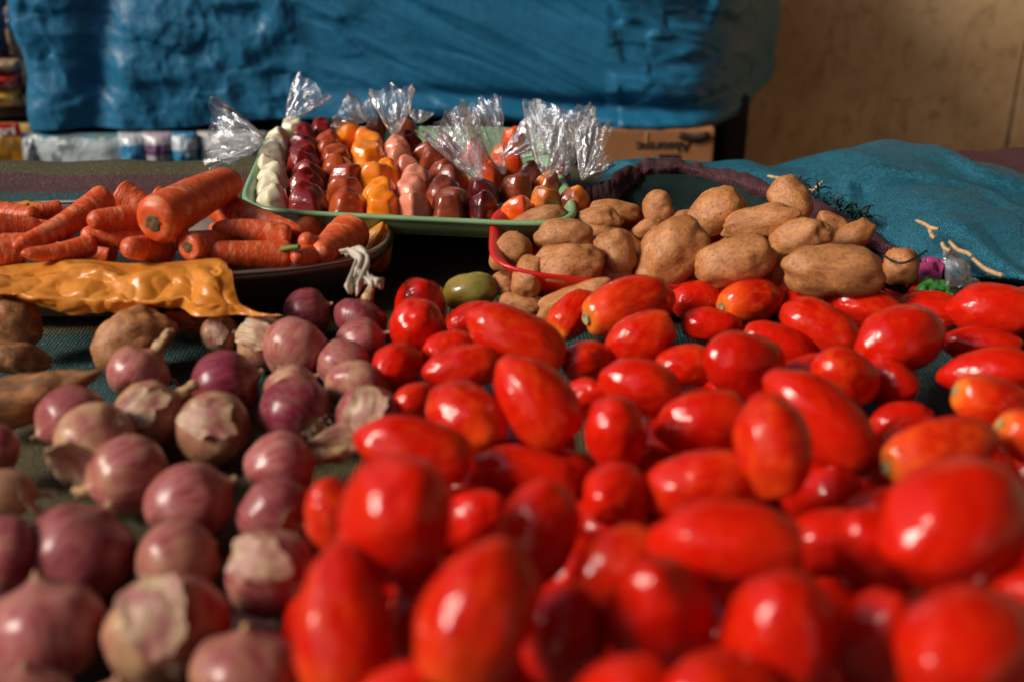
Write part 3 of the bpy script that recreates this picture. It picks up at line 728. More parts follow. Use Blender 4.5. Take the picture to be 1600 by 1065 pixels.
# ------------------------------------------------------------------ potatoes
# (px, py, length, width, angle, depth, label)
PT = [
 (848, 344, 88, 44, 8, 1.085, 'potato at the back left of the heap touching the green tray'),
 (880, 368, 96, 52, 0, 1.045, 'smooth potato lying above the lumpy one'),
 (801, 397, 76, 60, 60, 1.04, 'oval potato against the red basin side'),
 (885, 416, 116, 72, 8, 1.0, 'lumpy knobbly potato at the front left of the heap'),
 (827, 434, 74, 54, 75, 1.0, 'pale creased potato left of the lumpy one'),
 (930, 348, 80, 46, 10, 1.09, 'speckled potato in the back left cluster'),
 (962, 334, 84, 44, 175, 1.12, 'potato at the very back of the left cluster'),
 (961, 397, 76, 68, 100, 1.02, 'round potato with a cracked top, middle left'),
 (1028, 326, 54, 50, 90, 1.10, 'small round potato standing alone at the back'),
 (1012, 358, 54, 30, 20, 1.09, 'small dark potato behind the blocky one'),
 (1051, 393, 120, 94, 40, 1.01, 'blocky large potato in the middle of the heap'),
 (1120, 331, 100, 76, 30, 1.085, 'big rounded potato at the back middle'),
 (1188, 346, 124, 54, 12, 1.045, 'long speckled potato lying near the top'),
 (1234, 314, 84, 62, 120, 1.10, 'smooth potato at the top of the heap under the frayed sack edge'),
 (1248, 372, 96, 58, 12, 1.02, 'light tan potato above the biggest one'),
 (1146, 407, 128, 80, 18, .98, 'smooth oval potato at the front middle'),
 (1301, 424, 158, 90, 175, .96, 'biggest potato at the front right of the heap'),
 (1203, 425, 62, 50, 60, 1.0, 'shaded potato between the oval one and the biggest'),
 (1301, 351, 56, 34, 150, 1.08, 'small shaded potato under the maroon cloth band'),
 (1333, 371, 76, 44, 35, 1.05, 'pointed potato at the right of the heap'),
 (1409, 415, 62, 54, 90, 1.01, 'small potato with a black cord round it, by the basin rim'),
 (897, 470, 124, 52, 22, .985, 'dirty long potato partly under the narrow scarred tomato'),
 (812, 475, 70, 34, 165, 1.0, 'flat potato behind the large pointed tomato'),
 (786, 446, 46, 36, 150, 1.02, 'small potato right behind the green tomato'),
 (1066, 345, 40, 30, 30, 1.09, 'tiny potato between two large ones at the back'),
 (930, 440, 90, 50, 10, 1.03, 'potato low in the gap left of the blocky one'),
 (1085, 455, 90, 44, 170, 1.01, 'potato just showing above the tomatoes in front'),
 (1010, 425, 80, 50, 170, 1.05, 'half buried potato under the blocky one'),
]
for k, (px, py, L, W, ang, d, lab) in enumerate(PT):
    o = link('potato', POT[k % 9]); s = d / FPX / 2
    put(o, at(px, py, d), frame(lying(px, py, R(ang), R(rnd.uniform(-15, 15))), rnd.uniform(0, 6)), (W * s * .97, W * s * .97, L * s * .96))
    o.color = (rnd.uniform(.0, .35), 0, 0, 1); tag(o, lab, 'potato', 'potatoes piled in the red basin')
# fill inside the basin
BAS = Vector((.155, .995, 0))
for x, y in ((.05, .99), (.09, 1.02), (.13, .96), (.15, 1.02), (.20, .96), (.22, 1.02), (.26, .97), (.08, .96)):
    o = link('potato', POT[rnd.randrange(9)]); put(o, (x, y, TZ + .034), frame(Vector((rnd.uniform(-1, 1), rnd.uniform(-1, 1), .2)), 0), (.027, .027, .036))
    o.color = (.3, 0, 0, 1); LOW.append(o)
DP = [
 (22, 506, 88, 74, 150, .035, .8, 'dirt-covered potato under the orange bag at the left edge'),
 (28, 562, 90, 54, 170, .025, .9, 'small dirty potato at the left edge above the tapered one'),
 (206, 532, 124, 92, 30, .034, .5, 'brown potato with earth spots below the orange bag'),
 (288, 506, 76, 40, 170, .028, 1.0, 'dark potato in the shadow under the orange bag'),
]
for k, (px, py, L, W, ang, z, dirt, lab) in enumerate(DP):
    d = depth_z(px, py, z); o = link('potato', POT[(k * 2 + 1) % 9]); s = d / FPX / 2
    put(o, at(px, py, d), frame(lying(px, py, R(ang), R(10)), k), (W * s, W * s, L * s)); o.color = (dirt, 0, 0, 1)
    tag(o, lab, 'potato', 'dirty potatoes at the left edge of the table')
def sweet_potato():
    P = [(math.sin(math.pi * (i / 30) ** .8) ** .8 * (1 - .35 * (i / 30)), -1 + 2 * i / 30) for i in range(31)]; P[-1] = (0, 1); P[0] = (0, -1)
    me = revolve('root', P, 32, 3, .05, 3, .12, 1.8)
    for v in me.vertices: v.co.x += .3 * v.co.z ** 2
    me.materials.append(M['potato']); return me
o = link('sweet_potato', sweet_potato()); d = depth_z(45, 622, .034); s = d / FPX / 2
put(o, at(45, 622, d), frame(lying(45, 622, R(16), R(12)), 4.3), (100 * s, 92 * s, 236 * s)); o.color = (.9, 0, 0, 1)
tag(o, 'large earthy tapered root lying at the left edge beside the onions', 'sweet potato')

# red basin
bm_prof = [(.0, .004), (.10, .004), (.150, .010), (.172, .034), (.180, .038), (.183, .036), (.176, .031), (.154, .006), (.10, 0), (0, 0)]
def lathe(name, prof, nu=56, sx=1, sy=1, e=2.0):
    def fn(u, v):
        i = round(v * (len(prof) - 1)); a = 2 * math.pi * u; c, s = math.cos(a), math.sin(a)
        k = (abs(c) ** e + abs(s) ** e) ** (-1 / e); return Vector((prof[i][0] * c * k * sx, prof[i][0] * s * k * sy, prof[i][1]))
    return grid(name, fn, nu, len(prof) - 1, True)
ba = link('red_basin', lathe('red_basin', bm_prof, 80, .98, .46, 5.0), M['redplastic']); ba.location = (BAS.x, BAS.y, TZ + .016); ba.rotation_euler = (R(4), R(4.5), 0)
tag(ba, 'red plastic basin under the potatoes, its side showing beside the tray', 'basin')
tube('handle', [Vector((.168, -.020, .034)), Vector((.190, -.030, .044)), Vector((.202, -.052, .040)), Vector((.192, -.066, .030)), Vector((.160, -.040, .030))], .006, M['redplastic'], ba)
tube('elastic_band', [at(1380, 399, .998), at(1395, 408, .972), at(1413, 411, .965), at(1436, 400, .985), at(1448, 392, 1.01)], .0011, M['black'])
tag(bpy.data.objects['elastic_band'], 'thin black elastic band looped over the small potato by the basin rim', 'elastic band')

# ------------------------------------------------------------------ carrots in the metal dish
DC = Vector((-.372, 1.012, TZ + .006))
ds = [(0, .004), (.60, .004), (.82, .010), (.93, .034), (.985, .046), (.99, .050), (1.012, .051), (1.022, .047), (1.01, .043), (.955, .030), (.84, .006), (.6, 0), (0, 0)]
di = link('metal_dish', lathe('metal_dish', ds, 80, .255, .103, 2.5), M['steel']); di.location = DC
M['rim'] = plain('rim_glint_steel', (.55, .48, .40), .35, .9)  # lighter steel than the dish, painting the lit line along its rim
rp = []
for k in range(73):
    a = 2 * math.pi * k / 72; cc, ss = math.cos(a), math.sin(a); kk = (abs(cc) ** 2.5 + abs(ss) ** 2.5) ** (-1 / 2.5); rp.append(Vector((cc * kk * .255 * 1.004, ss * kk * .103 * 1.006, .051)))
tube('rim', rp, .0024, M['rim'], di, 8, 217)
tag(di, 'shallow oval steel dish holding the carrots', 'dish')
# (crown x, y, depth) (tip x, y, depth) crown width, tip width (px), crown shown, label
C = [
 ((236, 348, .955), (366, 280, 1.06), 82, 60, 1, 'biggest fat carrot lying on top with its crown towards the viewer'),
 ((172, 310, 1.06), (26, 390, .985), 50, 22, 0, 'long carrot tapering down to the lower left'),
 ((186, 300, 1.10), (250, 338, 1.10), 48, 34, 0, 'short fat carrot behind the long tapering one'),
 ((240, 338, 1.02), (138, 344, .985), 46, 28, 0, 'short carrot with a blunt tip pointing left, beside the biggest'),
 ((240, 306, 1.10), (300, 330, 1.10), 36, 30, 0, 'carrot mostly hidden behind the biggest one'),
 ((330, 318, 1.07), (470, 366, 1.02), 54, 24, 0, 'long carrot running under the biggest one towards the tray corner'),
 ((456, 372, 1.01), (334, 352, 1.00), 48, 24, 0, 'carrot pointing left, second from the top on the right'),
 ((456, 400, 1.0), (328, 392, .978), 50, 28, 0, 'carrot pointing left at the front rim of the dish'),
 ((292, 388, .965), (380, 372, 1.03), 52, 34, 1, 'carrot showing a rough crown in the middle front'),
 ((262, 392, 1.00), (196, 386, .950), 46, 32, 0, 'stubby carrot with its round end towards the viewer'),
 ((240, 376, 1.02), (128, 366, 1.0), 44, 26, 0, 'shaded carrot below the blunt-tipped one'),
 ((150, 384, 1.0), (36, 400, .96), 38, 18, 0, 'thin carrot pointing left along the orange bag'),
 ((-60, 356, 1.0), (66, 360, 1.03), 60, 36, 0, 'carrot entering from the left picture edge'),
 ((96, 326, 1.11), (34, 336, 1.09), 30, 22, 0, 'small carrot tip by the black scrap on the left'),
 ((548, 366, 1.06), (496, 400, 1.0), 70, 30, 0, 'wide carrot pointing down over the right end of the dish'),
 ((500, 388, 1.06), (476, 378, 1.0), 36, 34, 0, 'carrot end below the tray beside the wide one'),
 ((500, 396, 1.02), (460, 402, .975), 36, 22, 1, 'small carrot end with a ragged crown in the dish'),
 ((490, 352, 1.11), (460, 378, 1.05), 50, 34, 0, 'dark carrot just under the edge of the green tray'),
 ((40, 404, 1.0), (-40, 392, .98), 40, 30, 0, 'carrot low at the left edge above the orange bag'),
 ((330, 372, 1.06), (420, 350, 1.06), 44, 30, 0, 'carrot in shade between the biggest and the tray'),
 ((180, 400, 1.03), (90, 380, 1.03), 40, 30, 0, 'carrot deep in the dish below the long tapering one'),
 ((420, 400, 1.04), (330, 410, 1.03), 40, 30, 0, 'carrot deep in the dish behind the front rim'),
 ((-30, 330, 1.09), (60, 338, 1.08), 40, 30, 0, 'carrot at the back left of the dish behind the others'),
 ((110, 372, 1.06), (20, 352, 1.06), 42, 30, 0, 'carrot wedged under the long tapering one'),
 ((290, 372, 1.05), (200, 360, 1.06), 44, 30, 0, 'carrot in the dark gap under the biggest one'),
 ((120, 332, 1.11), (180, 350, 1.09), 40, 32, 0, 'carrot at the back between the long one and the fat one'),
 ((-20, 388, .99), (60, 380, 1.0), 44, 34, 0, 'carrot lying low beside the orange bag at the left'),
]
for k, (a, b, w0, w1, cr, lab) in enumerate(C):
    A, B = at(*a), at(*b); w = w1 / w0; best = min(range(6), key=lambda i: abs((.80, .45, .30, .62, .38, .70)[i] - w) + .01 * ((i + k) % 3))
    me, cp = CAR[best]; r = w0 * a[2] / FPX / 2; o = link('carrot', me)
    put(o, (A + B) / 2, frame(B - A, rnd.uniform(0, 6.28)), (r, r, (B - A).length / 2 + r * .1)); tag(o, lab, 'carrot', 'carrots heaped in the metal dish')
    asp = r / ((B - A).length / 2)
    if cr or k in (3, 9): c = link('crown', CROWN, None, o); c.location = cp + Vector((0, 0, .0)); c.scale = (.9, .9, .9 * asp)
for p, q in (((428, 388, .985), (446, 378, .985)), ((446, 392, .985), (470, 389, .98))):
    pass
tube('leaf_stub', [at(440, 390, .985), at(452, 387, .972), at(468, 386, .968)], .0022, M['leafstub']); tag(bpy.data.objects['leaf_stub'], 'thin green leaf stalk lying between two carrots in the dish', 'stalk')

# orange bag draped over the front rim of the dish
def bagdisp(p, u, v):
    q = Vector((p.x * 9 + p.z * 12, p.y * 9, p.z * 17 - p.x * 9)); e = min(1, 5 * (v + .02))
    rg = lambda w_: (1 - abs(noise.noise(w_)) * 2) 
    h = .007 * noise.noise(q * .8) + .007 * facet(q * 1.3 + Vector((1, 2, 0)), 26)
    h += .006 * rg(q + Vector((4, 1, 0))) + .0055 * rg(q * 2.1 + Vector((1, 7, 0))) + .0020 * rg(q * 4.5) + .0004 * rg(q * 9.5)
    return h * e
def crum(sc, amp, k=14, seed=0.0):
    def f(p, u, v):
        e = min(1, 6 * min(v + .05, 1.05 - v))
        return (facet(p * sc + Vector((seed, seed * 2, 0)), k) * amp + facet(p * sc * 2.3 + Vector((5, seed, 0)), k) * amp * .4)
    return f
rows = [[(-70, 424, .99), (0, 416, .985), (60, 410, .98), (130, 405, .975), (200, 410, .97), (270, 408, .965), (335, 404, .96), (352, 408, .96)],
        [(-70, 428, .95), (0, 420, .948), (60, 414, .944), (130, 406, .94), (200, 414, .935), (270, 410, .93), (335, 402, .93), (362, 412, .93)],
        [(-70, 446, .93), (0, 440, .928), (60, 440, .925), (130, 440, .922), (200, 446, .918), (270, 444, .912), (335, 438, .905), (376, 452, .908)],
        [(-70, 466, .925), (0, 462, .92), (60, 466, .918), (130, 470, .915), (200, 474, .91), (270, 472, .905), (345, 474, .895), (405, 476, .895)],
        [(-70, 476, .945), (0, 476, .94), (60, 482, .935), (130, 490, .93), (200, 492, .925), (270, 490, .915), (340, 497, .90), (438, 487, .885)]]
o = link('orange_bag', loft('orange_bag', [[at(*p) for p in r] for r in rows], 300, 100, bagdisp), M['orangebag']); solid(o, .0006)
tag(o, 'crinkled orange plastic bag draped over the front of the metal dish', 'plastic bag')
rows = [[(-60, 318, 1.16), (0, 316, 1.15), (50, 318, 1.14), (84, 324, 1.13)], [(-60, 334, 1.12), (0, 332, 1.11), (40, 330, 1.12), (70, 330, 1.12)]]
o = link('orange_bag', loft('orange_bag', [[at(*p) for p in r] for r in rows], 30, 8, crum(30, .006, 14, 4.)), M['orangebag']); solid(o, .0006)
tag(o, 'edge of orange plastic behind the carrots at the left picture edge', 'plastic bag')
o = link('black_scrap', loft('black_scrap', [[at(-20, 330, 1.10), at(20, 328, 1.10), at(46, 318, 1.10)], [at(-20, 340, 1.08), at(22, 338, 1.08), at(48, 332, 1.09)]], 16, 6), M['black']); solid(o, .0006)
tag(o, 'black plastic scrap among the carrots at the left edge', 'plastic scrap')
# knotted orange plastic and white string at the right end of the dish
def knot(name, c, r, h, m, seed, nu=40, nv=24):
    def fn(u, v):
        a = 2 * math.pi * u; rr = r * (math.sin(math.pi * min(1, v * .9 + .08)) ** .7) * (1 + .38 * noise.noise(Vector((math.cos(a) * 3, math.sin(a) * 3, seed + v))) + .15 * noise.noise(Vector((math.cos(a) * 8, math.sin(a) * 8, seed))))
        return Vector((rr * math.cos(a), rr * math.sin(a), h * (v - .5) + .2 * h * noise.noise(Vector((math.cos(a) * 2, math.sin(a) * 2, seed + 5)))))
    o = link(name, grid(name, fn, nu, nv, True), m); o.location = c; return o
o = knot('orange_knot', on(590, 388, .040), .017, .050, M['orangebag'], 3.0); o.rotation_euler = (.2, .3, 0); tag(o, 'crumpled orange plastic knot at the right end of the dish', 'plastic bag')
def ribbon(name, pts, wd, m, seed):
    P = catmull(pts, 60)
    def fn(u, v):
        p = P[round(v * 59)]; k = u - .5; q = noise.noise(Vector((u * 5, v * 4, seed)))
        return p + Vector((k * wd * (1 + .4 * q), .006 * q + .004 * math.sin(u * 9 + v * 5), .003 * math.sin(u * 14 + seed)))
    return solid(link(name, grid(name, fn, 16, 59), m), .0012)
o = ribbon('plastic_string', [at(540, 396, .985), at(552, 394, .955), at(567, 404, .945), at(560, 426, .935), at(553, 446, .93), at(556, 454, .93)], .012, M['whitebag'], 2.)
tag(o, 'white plastic string tied to the dish rim, hanging down', 'string')
ribbon('loose_end', [at(562, 424, .935), at(572, 434, .93), at(582, 438, .925), at(592, 446, .925)], .009, M['whitebag'], 6.).parent = o

# ------------------------------------------------------------------ green tray with wrapped sweets
TB = .052                                                    # tray floor height above the table
FL, FR, BR, BL = [on(*p, TB + .022) for p in ((372, 330), (916, 352), (846, 198), (424, 197))]
FL = on(366, 325, TB + .022)
def tray_pt(s, t):                                           # s across, t back, 0..1
    return FL * (1 - s) * (1 - t) + FR * s * (1 - t) + BR * s * t + BL * (1 - s) * t
tp = [(.0, .003), (.5, .003), (.86, .003), (.92, .006), (.955, .018), (.975, .0215), (1.0, .022), (1.008, .019), (.985, .016), (.965, .012), (.93, .0), (.5, 0), (0, 0)]
def tray_fn(u, v):
    i = round(v * (len(tp) - 1)); a = 2 * math.pi * u; c, s = math.cos(a), math.sin(a); e = 7.0
    k = (abs(c) ** e + abs(s) ** e) ** (-1 / e) * tp[i][0]; p = tray_pt(.5 + .5 * c * k, .5 + .5 * s * k); p.z = TZ + TB + tp[i][1]; return p
tr = link('serving_tray', grid('serving_tray', tray_fn, 120, len(tp) - 1, True), M['tray']); tag(tr, 'light green plastic tray filled with wrapped sweets', 'tray')
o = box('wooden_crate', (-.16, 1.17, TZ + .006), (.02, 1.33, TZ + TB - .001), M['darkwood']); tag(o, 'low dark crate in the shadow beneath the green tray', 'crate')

def sweet_mesh(seed, sides, top):
    rn = random.Random(seed + 300); N = 36; rot = rn.uniform(0, 6.28); sk = (rn.uniform(-.18, .18), rn.uniform(-.18, .18)); V = []; prof = []
    for i in range(19):
        t = i / 18; z = t
        if t < .1: r = .90 + .1 * math.sin(t / .1 * 1.57)
        elif t < .55: r = 1.0 - .16 * (t - .1) / .45
        else: q = (t - .55) / .45; r = .84 - (.84 - top) * q ** 1.8
        prof.append((r, z))
    prof += [(top * .86, 1.035), (top * .6, 1.055), (top * .3, 1.06)]
    def fn(u, v):
        i = round(v * (len(prof) - 1)); r, z = prof[i]; a = 2 * math.pi * u; m_ = 2 * math.pi / sides
        poly = math.cos(m_ / 2) / math.cos(((a + rot) % m_) - m_ / 2); k = .25 + .75 * poly if z > .1 else .4 + .6 * poly
        k *= 1 + .05 * noise.noise(Vector((math.cos(a) * 1.6, math.sin(a) * 1.6, z * 1.5 + seed)))
        return Vector((r * k * math.cos(a) + sk[0] * z * z, r * k * math.sin(a) + sk[1] * z * z, z * 1.0 + (.10 * math.cos(a - rot) * z)))
    me = grid('sweet', fn, N, len(prof) - 1, True)
    bm = bmesh.new(); bm.from_mesh(me); bmesh.ops.contextual_create(bm, geom=[e for e in bm.edges if e.is_boundary and e.verts[0].co.z > .7]); bm.to_mesh(me); bm.free()
    me.polygons.foreach_set('use_smooth', [True] * len(me.polygons)); return me
SW = [sweet_mesh(s, (4, 5, 6, 4, 5)[s % 5], (.55, .42, .66, .48)[s % 4]) for s in range(8)]
SWM = {}
def sweet_data(i, c):
    if (i, c) not in SWM: m = SW[i].copy(); m.materials.clear(); m.materials.append(J[c]); SWM[(i, c)] = m
    return SWM[(i, c)]
def tail_mesh(seed):
    def fn(u, v):
        a = (u - .5) * 2.4; r = .15 + v * .85 * (1 + .35 * noise.noise(Vector((u * 5, seed, 1))))
        return Vector((math.sin(a) * r, -math.cos(a) * r, .30 * (1 - v) * (1 if u else 1) + .25 * noise.noise(Vector((u * 7, v * 3, seed))) + .12 * math.sin(u * 22 + seed) * v))
    me = grid('wrapper_tail', fn, 28, 10); me.materials.append(M['film']); return me
TAIL = [tail_mesh(s) for s in range(3)]
def rr2(x, y): return (300 + x / 2.424, 100 + y / 2.424)      # coordinates read off an enlargement of the tray
ROWS = [
 ('white', 'white', 'white left-hand row', [(305, 505, 112), (290, 468, 112), (305, 425, 112), (300, 388, 105), (300, 348, 100), (320, 312, 96), (328, 280, 92), (374, 247, 84)]),
 ('darkred', 'dark red', 'dark red row', [(442, 515, 140), (425, 458, 128), (440, 412, 120), (425, 372, 110), (420, 342, 108), (414, 308, 104), (425, 268, 100), (500, 250, 92)]),
 ('redbrown', 'red-brown', 'red-brown row', [(585, 522, 128), (575, 462, 124), (575, 425, 118), (545, 385, 112), (540, 358, 106), (520, 325, 100), (512, 292, 96)]),
 ('orange', 'orange', 'bright orange row', [(725, 530, 122), (702, 482, 118), (738, 410, 112), (693, 415, 124), (665, 350, 122), (668, 312, 112), (668, 282, 104), (592, 268, 90)]),
 ('pink', 'pink', 'pink row', [(840, 530, 122), (838, 478, 118), (850, 435, 116), (825, 392, 108), (780, 348, 100), (776, 314, 96)]),
 ('brown', 'brown', 'brown row', [(975, 528, 130), (955, 480, 122), (985, 428, 118), (950, 408, 108), (915, 360, 108), (880, 332, 102), (972, 300, 96), (815, 245, 92), (700, 244, 90)]),
 ('maroonj', 'blackish red', 'blackish red row', [(1098, 532, 112), (1108, 478, 116), (830, 298, 100)]),
 ('redorange', 'red-orange', 'red-orange row', [(1222, 540, 122), (1132, 418, 112), (1208, 392, 106), (1070, 330, 100), (1178, 345, 98), (1218, 280, 90)]),
 ('brown', 'dark brown', 'right-hand dark row', [(1228, 462, 118), (1284, 422, 116), (1380, 415, 104)]),
 ('layered', 'two-coloured', 'right-hand end of the tray', [(1338, 515, 112), (1442, 508, 116), (1345, 455, 100)]),
]
ORD = ['front', 'second from the front', 'third from the front', 'fourth from the front', 'fifth from the front', 'sixth from the front', 'seventh from the front', 'eighth from the front', 'rearmost']
swpos = []
for c, cn, rn_, L in ROWS:
    for k, (x, y, wd) in enumerate(L):
        px, py = rr2(x, y); d = depth_z(px, py, TB + .019); p = at(px, py, d); r = wd / 2.424 * d / FPX / 2 * 1.36; h = min(.034, max(.026, r * 1.15))
        root = empty('wrapped_sweet', (p.x, p.y, TZ + TB + .0035)); root.scale = (r, r * .95, h); root.rotation_euler = (rnd.uniform(-.12, .12), rnd.uniform(-.12, .12), rnd.uniform(0, 6.28))
        j = link('jelly', sweet_data(rnd.randrange(8), c), None, root)
        if k == 0 or rnd.random() < .25:
            tl = link('wrapper_tail', TAIL[rnd.randrange(3)], None, root); tl.location = (0, 0, .02); tl.rotation_euler = (0, 0, -root.rotation_euler.z + rnd.uniform(-.9, .9)); tl.scale = (1.0, 1.7, .6)
        lab = f'{cn} wrapped jelly sweet, {ORD[k]} in the {rn_}'
        tag(root, lab, 'sweet', 'wrapped jelly sweets on the green tray'); swpos.append((root, p, px, py))
bpy.context.view_layer.update()
def bag(neck, tip, wd, depth, seed, lim=.0):
    """flattened pleated cone of clear film rising from a twisted neck; child of the nearest sweet"""
    (nx, ny), (tx, ty) = rr2(*neck), rr2(*tip)
    root, p, *_ = min(swpos, key=lambda s: (s[2] - nx) ** 2 + (s[3] - ny) ** 2)
    A = at(nx, ny, depth); B = at(tx, ty, depth + .01 * noise.noise(Vector((seed, 0, 0)))); d = B - A; L = d.length; d.normalize()
    W = wd * 1.3 / 2.424 / FPX * depth / 2; sd_ = d.cross(FW).normalized(); nm_ = sd_.cross(d)
    V = []; nu, nv = 64, 26
    def fn(u, v):
        a = 2 * math.pi * u; fl = v ** .75; pl = 1 + .30 * noise.noise(Vector((math.cos(a) * 3.5, math.sin(a) * 3.5, seed))) + .14 * noise.noise(Vector((math.cos(a) * 10, math.sin(a) * 10, seed + v)))
        x = (W * fl + .0015) * math.cos(a) * pl; y = (W * .30 * fl + .0015) * math.sin(a) * pl + .006 * fl * noise.noise(Vector((math.cos(a) * 6, seed, v * 3)))
        l = L * v * (1 + .16 * noise.noise(Vector((math.cos(a) * 2.5, math.sin(a) * 2.5, seed + 9))) * v)
        q = A + sd_ * x + nm_ * y + d * l
        return q + (sd_ * facet(q * 45 + Vector((seed, 0, 0)), 9) + nm_ * facet(q * 45 + Vector((0, seed, 5)), 9)) * .005 * fl
    me = grid('wrapper_top', fn, nu, nv, True); me.materials.append(M['film']); o = link('wrapper_top', me, None, root)
    o.matrix_parent_inverse = root.matrix_world.inverted()
for b in (((275, 290), (70, 270), 210, 1.25, 1), ((362, 212), (460, 85), 120, 1.32, 2), ((660, 215), (560, 165), 110, 1.34, 3), ((768, 275), (752, 95), 130, 1.30, 4),
          ((856, 225), (862, 178), 80, 1.36, 5), ((1092, 440), (945, 205), 150, 1.14, 6), ((1182, 418), (1085, 150), 110, 1.17, 7), ((1176, 362), (1310, 265), 110, 1.22, 8),
          ((1340, 432), (1395, 170), 200, 1.15, 9), ((1410, 425), (1410, 165), 170, 1.17, 10), ((1480, 440), (1520, 220), 110, 1.13, 11), ((1490, 430), (1570, 345), 70, 1.16, 12),
          ((1100, 440), (1010, 215), 110, 1.16, 13), ((700, 232), (640, 150), 70, 1.36, 14)): bag(*b)

# ------------------------------------------------------------------ right-hand sacks and cloth
def cloth_disp(a1, s1, a2, s2, seed):
    def f(p, u, v): return a1 * facet(p * s1 + Vector((seed, 0, 0)), 7) + a2 * noise.noise(p * s2 + Vector((0, seed, 0)))
    return f
def ext(P): return P + [P[-1] + Vector((.18, -.10, P[-1].z * 0 - .01)), P[-1] + Vector((.34, -.22, -.02))]
def ridge(q): return (1 - abs(noise.noise(q)) * 2.2)
def sackdisp(p, u, v):
    e = min(1, 4 * v, 6 * (1 - v))
    return .012 * facet(p * 8 + Vector((2, 0, 0)), 8) + .004 * noise.noise(p * 22) + e * (.006 * ridge(Vector((p.x * 7 + p.y * 5, p.y * 3 - p.x * 2, p.z * 9))) - .006 * max(0, ridge(Vector((p.x * 4 - p.y * 3 + 7, p.y * 4 + p.x * 4, p.z * 5)) * 1.3) - .75) * 4)
rows = [[(950, 300, 1.42), (1050, 300, 1.42), (1180, 300, 1.42), (1290, 296, 1.44), (1370, 290, 1.46), (1450, 290, 1.46), (1540, 310, 1.42), (1720, 360, 1.36)],
        [(945, 262, 1.40), (1010, 250, 1.39), (1110, 256, 1.37), (1200, 252, 1.36), (1290, 240, 1.36), (1370, 230, 1.36), (1450, 238, 1.34), (1560, 262, 1.30), (1720, 330, 1.22)],
        [(940, 272, 1.36), (1000, 258, 1.35), (1110, 264, 1.33), (1200, 264, 1.30), (1290, 258, 1.28), (1370, 262, 1.25), (1460, 284, 1.20), (1560, 320, 1.14), (1720, 390, 1.08)],
        [(940, 282, 1.34), (1000, 266, 1.33), (1100, 270, 1.31), (1190, 282, 1.27), (1280, 296, 1.23), (1360, 318, 1.18), (1450, 348, 1.12), (1560, 386, 1.06), (1720, 436, 1.0)],
        [(940, 292, 1.33), (1000, 272, 1.32), (1100, 275, 1.30), (1185, 292, 1.27), (1265, 318, 1.22), (1335, 350, 1.17), (1420, 392, 1.10), (1520, 428, 1.04), (1700, 444, .98)],
        [(940, 300, 1.35), (1000, 282, 1.34), (1100, 284, 1.32), (1180, 302, 1.29), (1255, 332, 1.25), (1325, 366, 1.20), (1412, 408, 1.13), (1515, 440, 1.07), (1700, 460, 1.0)]]
o = link('teal_sack', loft('teal_sack', [ext([at(*p) for p in r]) for r in rows], 230, 90, sackdisp), M['teal']); solid(o, .0015)
tag(o, 'teal woven sack slumped over the right back edge of the table', 'sack')
# stitches and frayed straw on the sack
ST = [[(1432, 345), (1442, 349), (1448, 352)], [(1446, 350), (1454, 356), (1466, 358)], [(1452, 358), (1456, 368), (1460, 372)], [(1472, 380), (1476, 388), (1484, 392)], [(1484, 378), (1496, 390), (1512, 396), (1518, 400)], [(1520, 404), (1536, 418), (1552, 426), (1566, 430)], [(1200, 275), (1220, 279), (1246, 280)], [(1258, 300), (1272, 296), (1286, 284)]]
def sack_depth(px, py): return 1.30 - max(0, (px - 1180)) * .00062 - max(0, (py - 290)) * .0006
for k, s in enumerate(ST): tube('straw_stitch', [at(x, y, sack_depth(x, y) - .035) for x, y in s], lambda t: .0022 - .0009 * abs(t - .5), M['cord'], o, 6, 10)
fr = random.Random(8); V = []; F = []
for k in range(150):
    t = fr.random(); px = 1235 + 130 * t + fr.uniform(-8, 8); py = 288 + 62 * t + fr.uniform(-12, 10); p = at(px, py, 1.225 - .10 * t); d = Vector((fr.uniform(-1, 1), fr.uniform(-1, .2), fr.uniform(-1, .8))).normalized()
    L = fr.uniform(.006, .018); s = d.cross(Vector((fr.uniform(-1, 1), fr.uniform(-1, 1), fr.uniform(-1, 1)))).normalized() * .0011; b = len(V); m_ = p + d * L * .5 + Vector((0, 0, .003))
    V += [p - s, p + s, m_ + s, m_ - s, p + d * L - s * .4, p + d * L + s * .4]; F += [(b, b + 1, b + 2, b + 3), (b + 3, b + 2, b + 5, b + 4)]
fy = link('frayed_edge', mesh('frayed_edge', V, F), M['darkgreen'], o); tag(fy, kind='stuff')
def maroondisp(p, u, v):
    pl = ridge(Vector((u * 34, v * 1.5, 0))) * (.0030 if u < .28 else .0012)
    return .006 * facet(p * 14 + Vector((5, 0, 0)), 16) + .003 * facet(p * 38, 20) + .0025 * ridge(p * 13) + pl + .003 * noise.noise(p * 50)
# maroon rolled band in front of the sack, dark green inner cloth below it
rows = [[(905, 300, 1.24), (950, 288, 1.25), (1000, 262, 1.29), (1050, 256, 1.30), (1110, 266, 1.28), (1180, 288, 1.24), (1250, 312, 1.20), (1330, 350, 1.15), (1430, 398, 1.10)],
        [(905, 296, 1.22), (950, 280, 1.23), (1000, 254, 1.27), (1050, 248, 1.28), (1110, 259, 1.26), (1180, 280, 1.22), (1250, 304, 1.18), (1330, 342, 1.13), (1430, 392, 1.08)],
        [(905, 312, 1.20), (950, 300, 1.21), (1000, 268, 1.255), (1050, 258, 1.265), (1110, 270, 1.245), (1180, 292, 1.205), (1250, 318, 1.165), (1330, 358, 1.12), (1430, 402, 1.07)],
        [(905, 330, 1.20), (950, 322, 1.20), (1000, 284, 1.255), (1050, 270, 1.27), (1110, 284, 1.25), (1180, 306, 1.21), (1250, 334, 1.17), (1330, 376, 1.12), (1430, 418, 1.08)]]
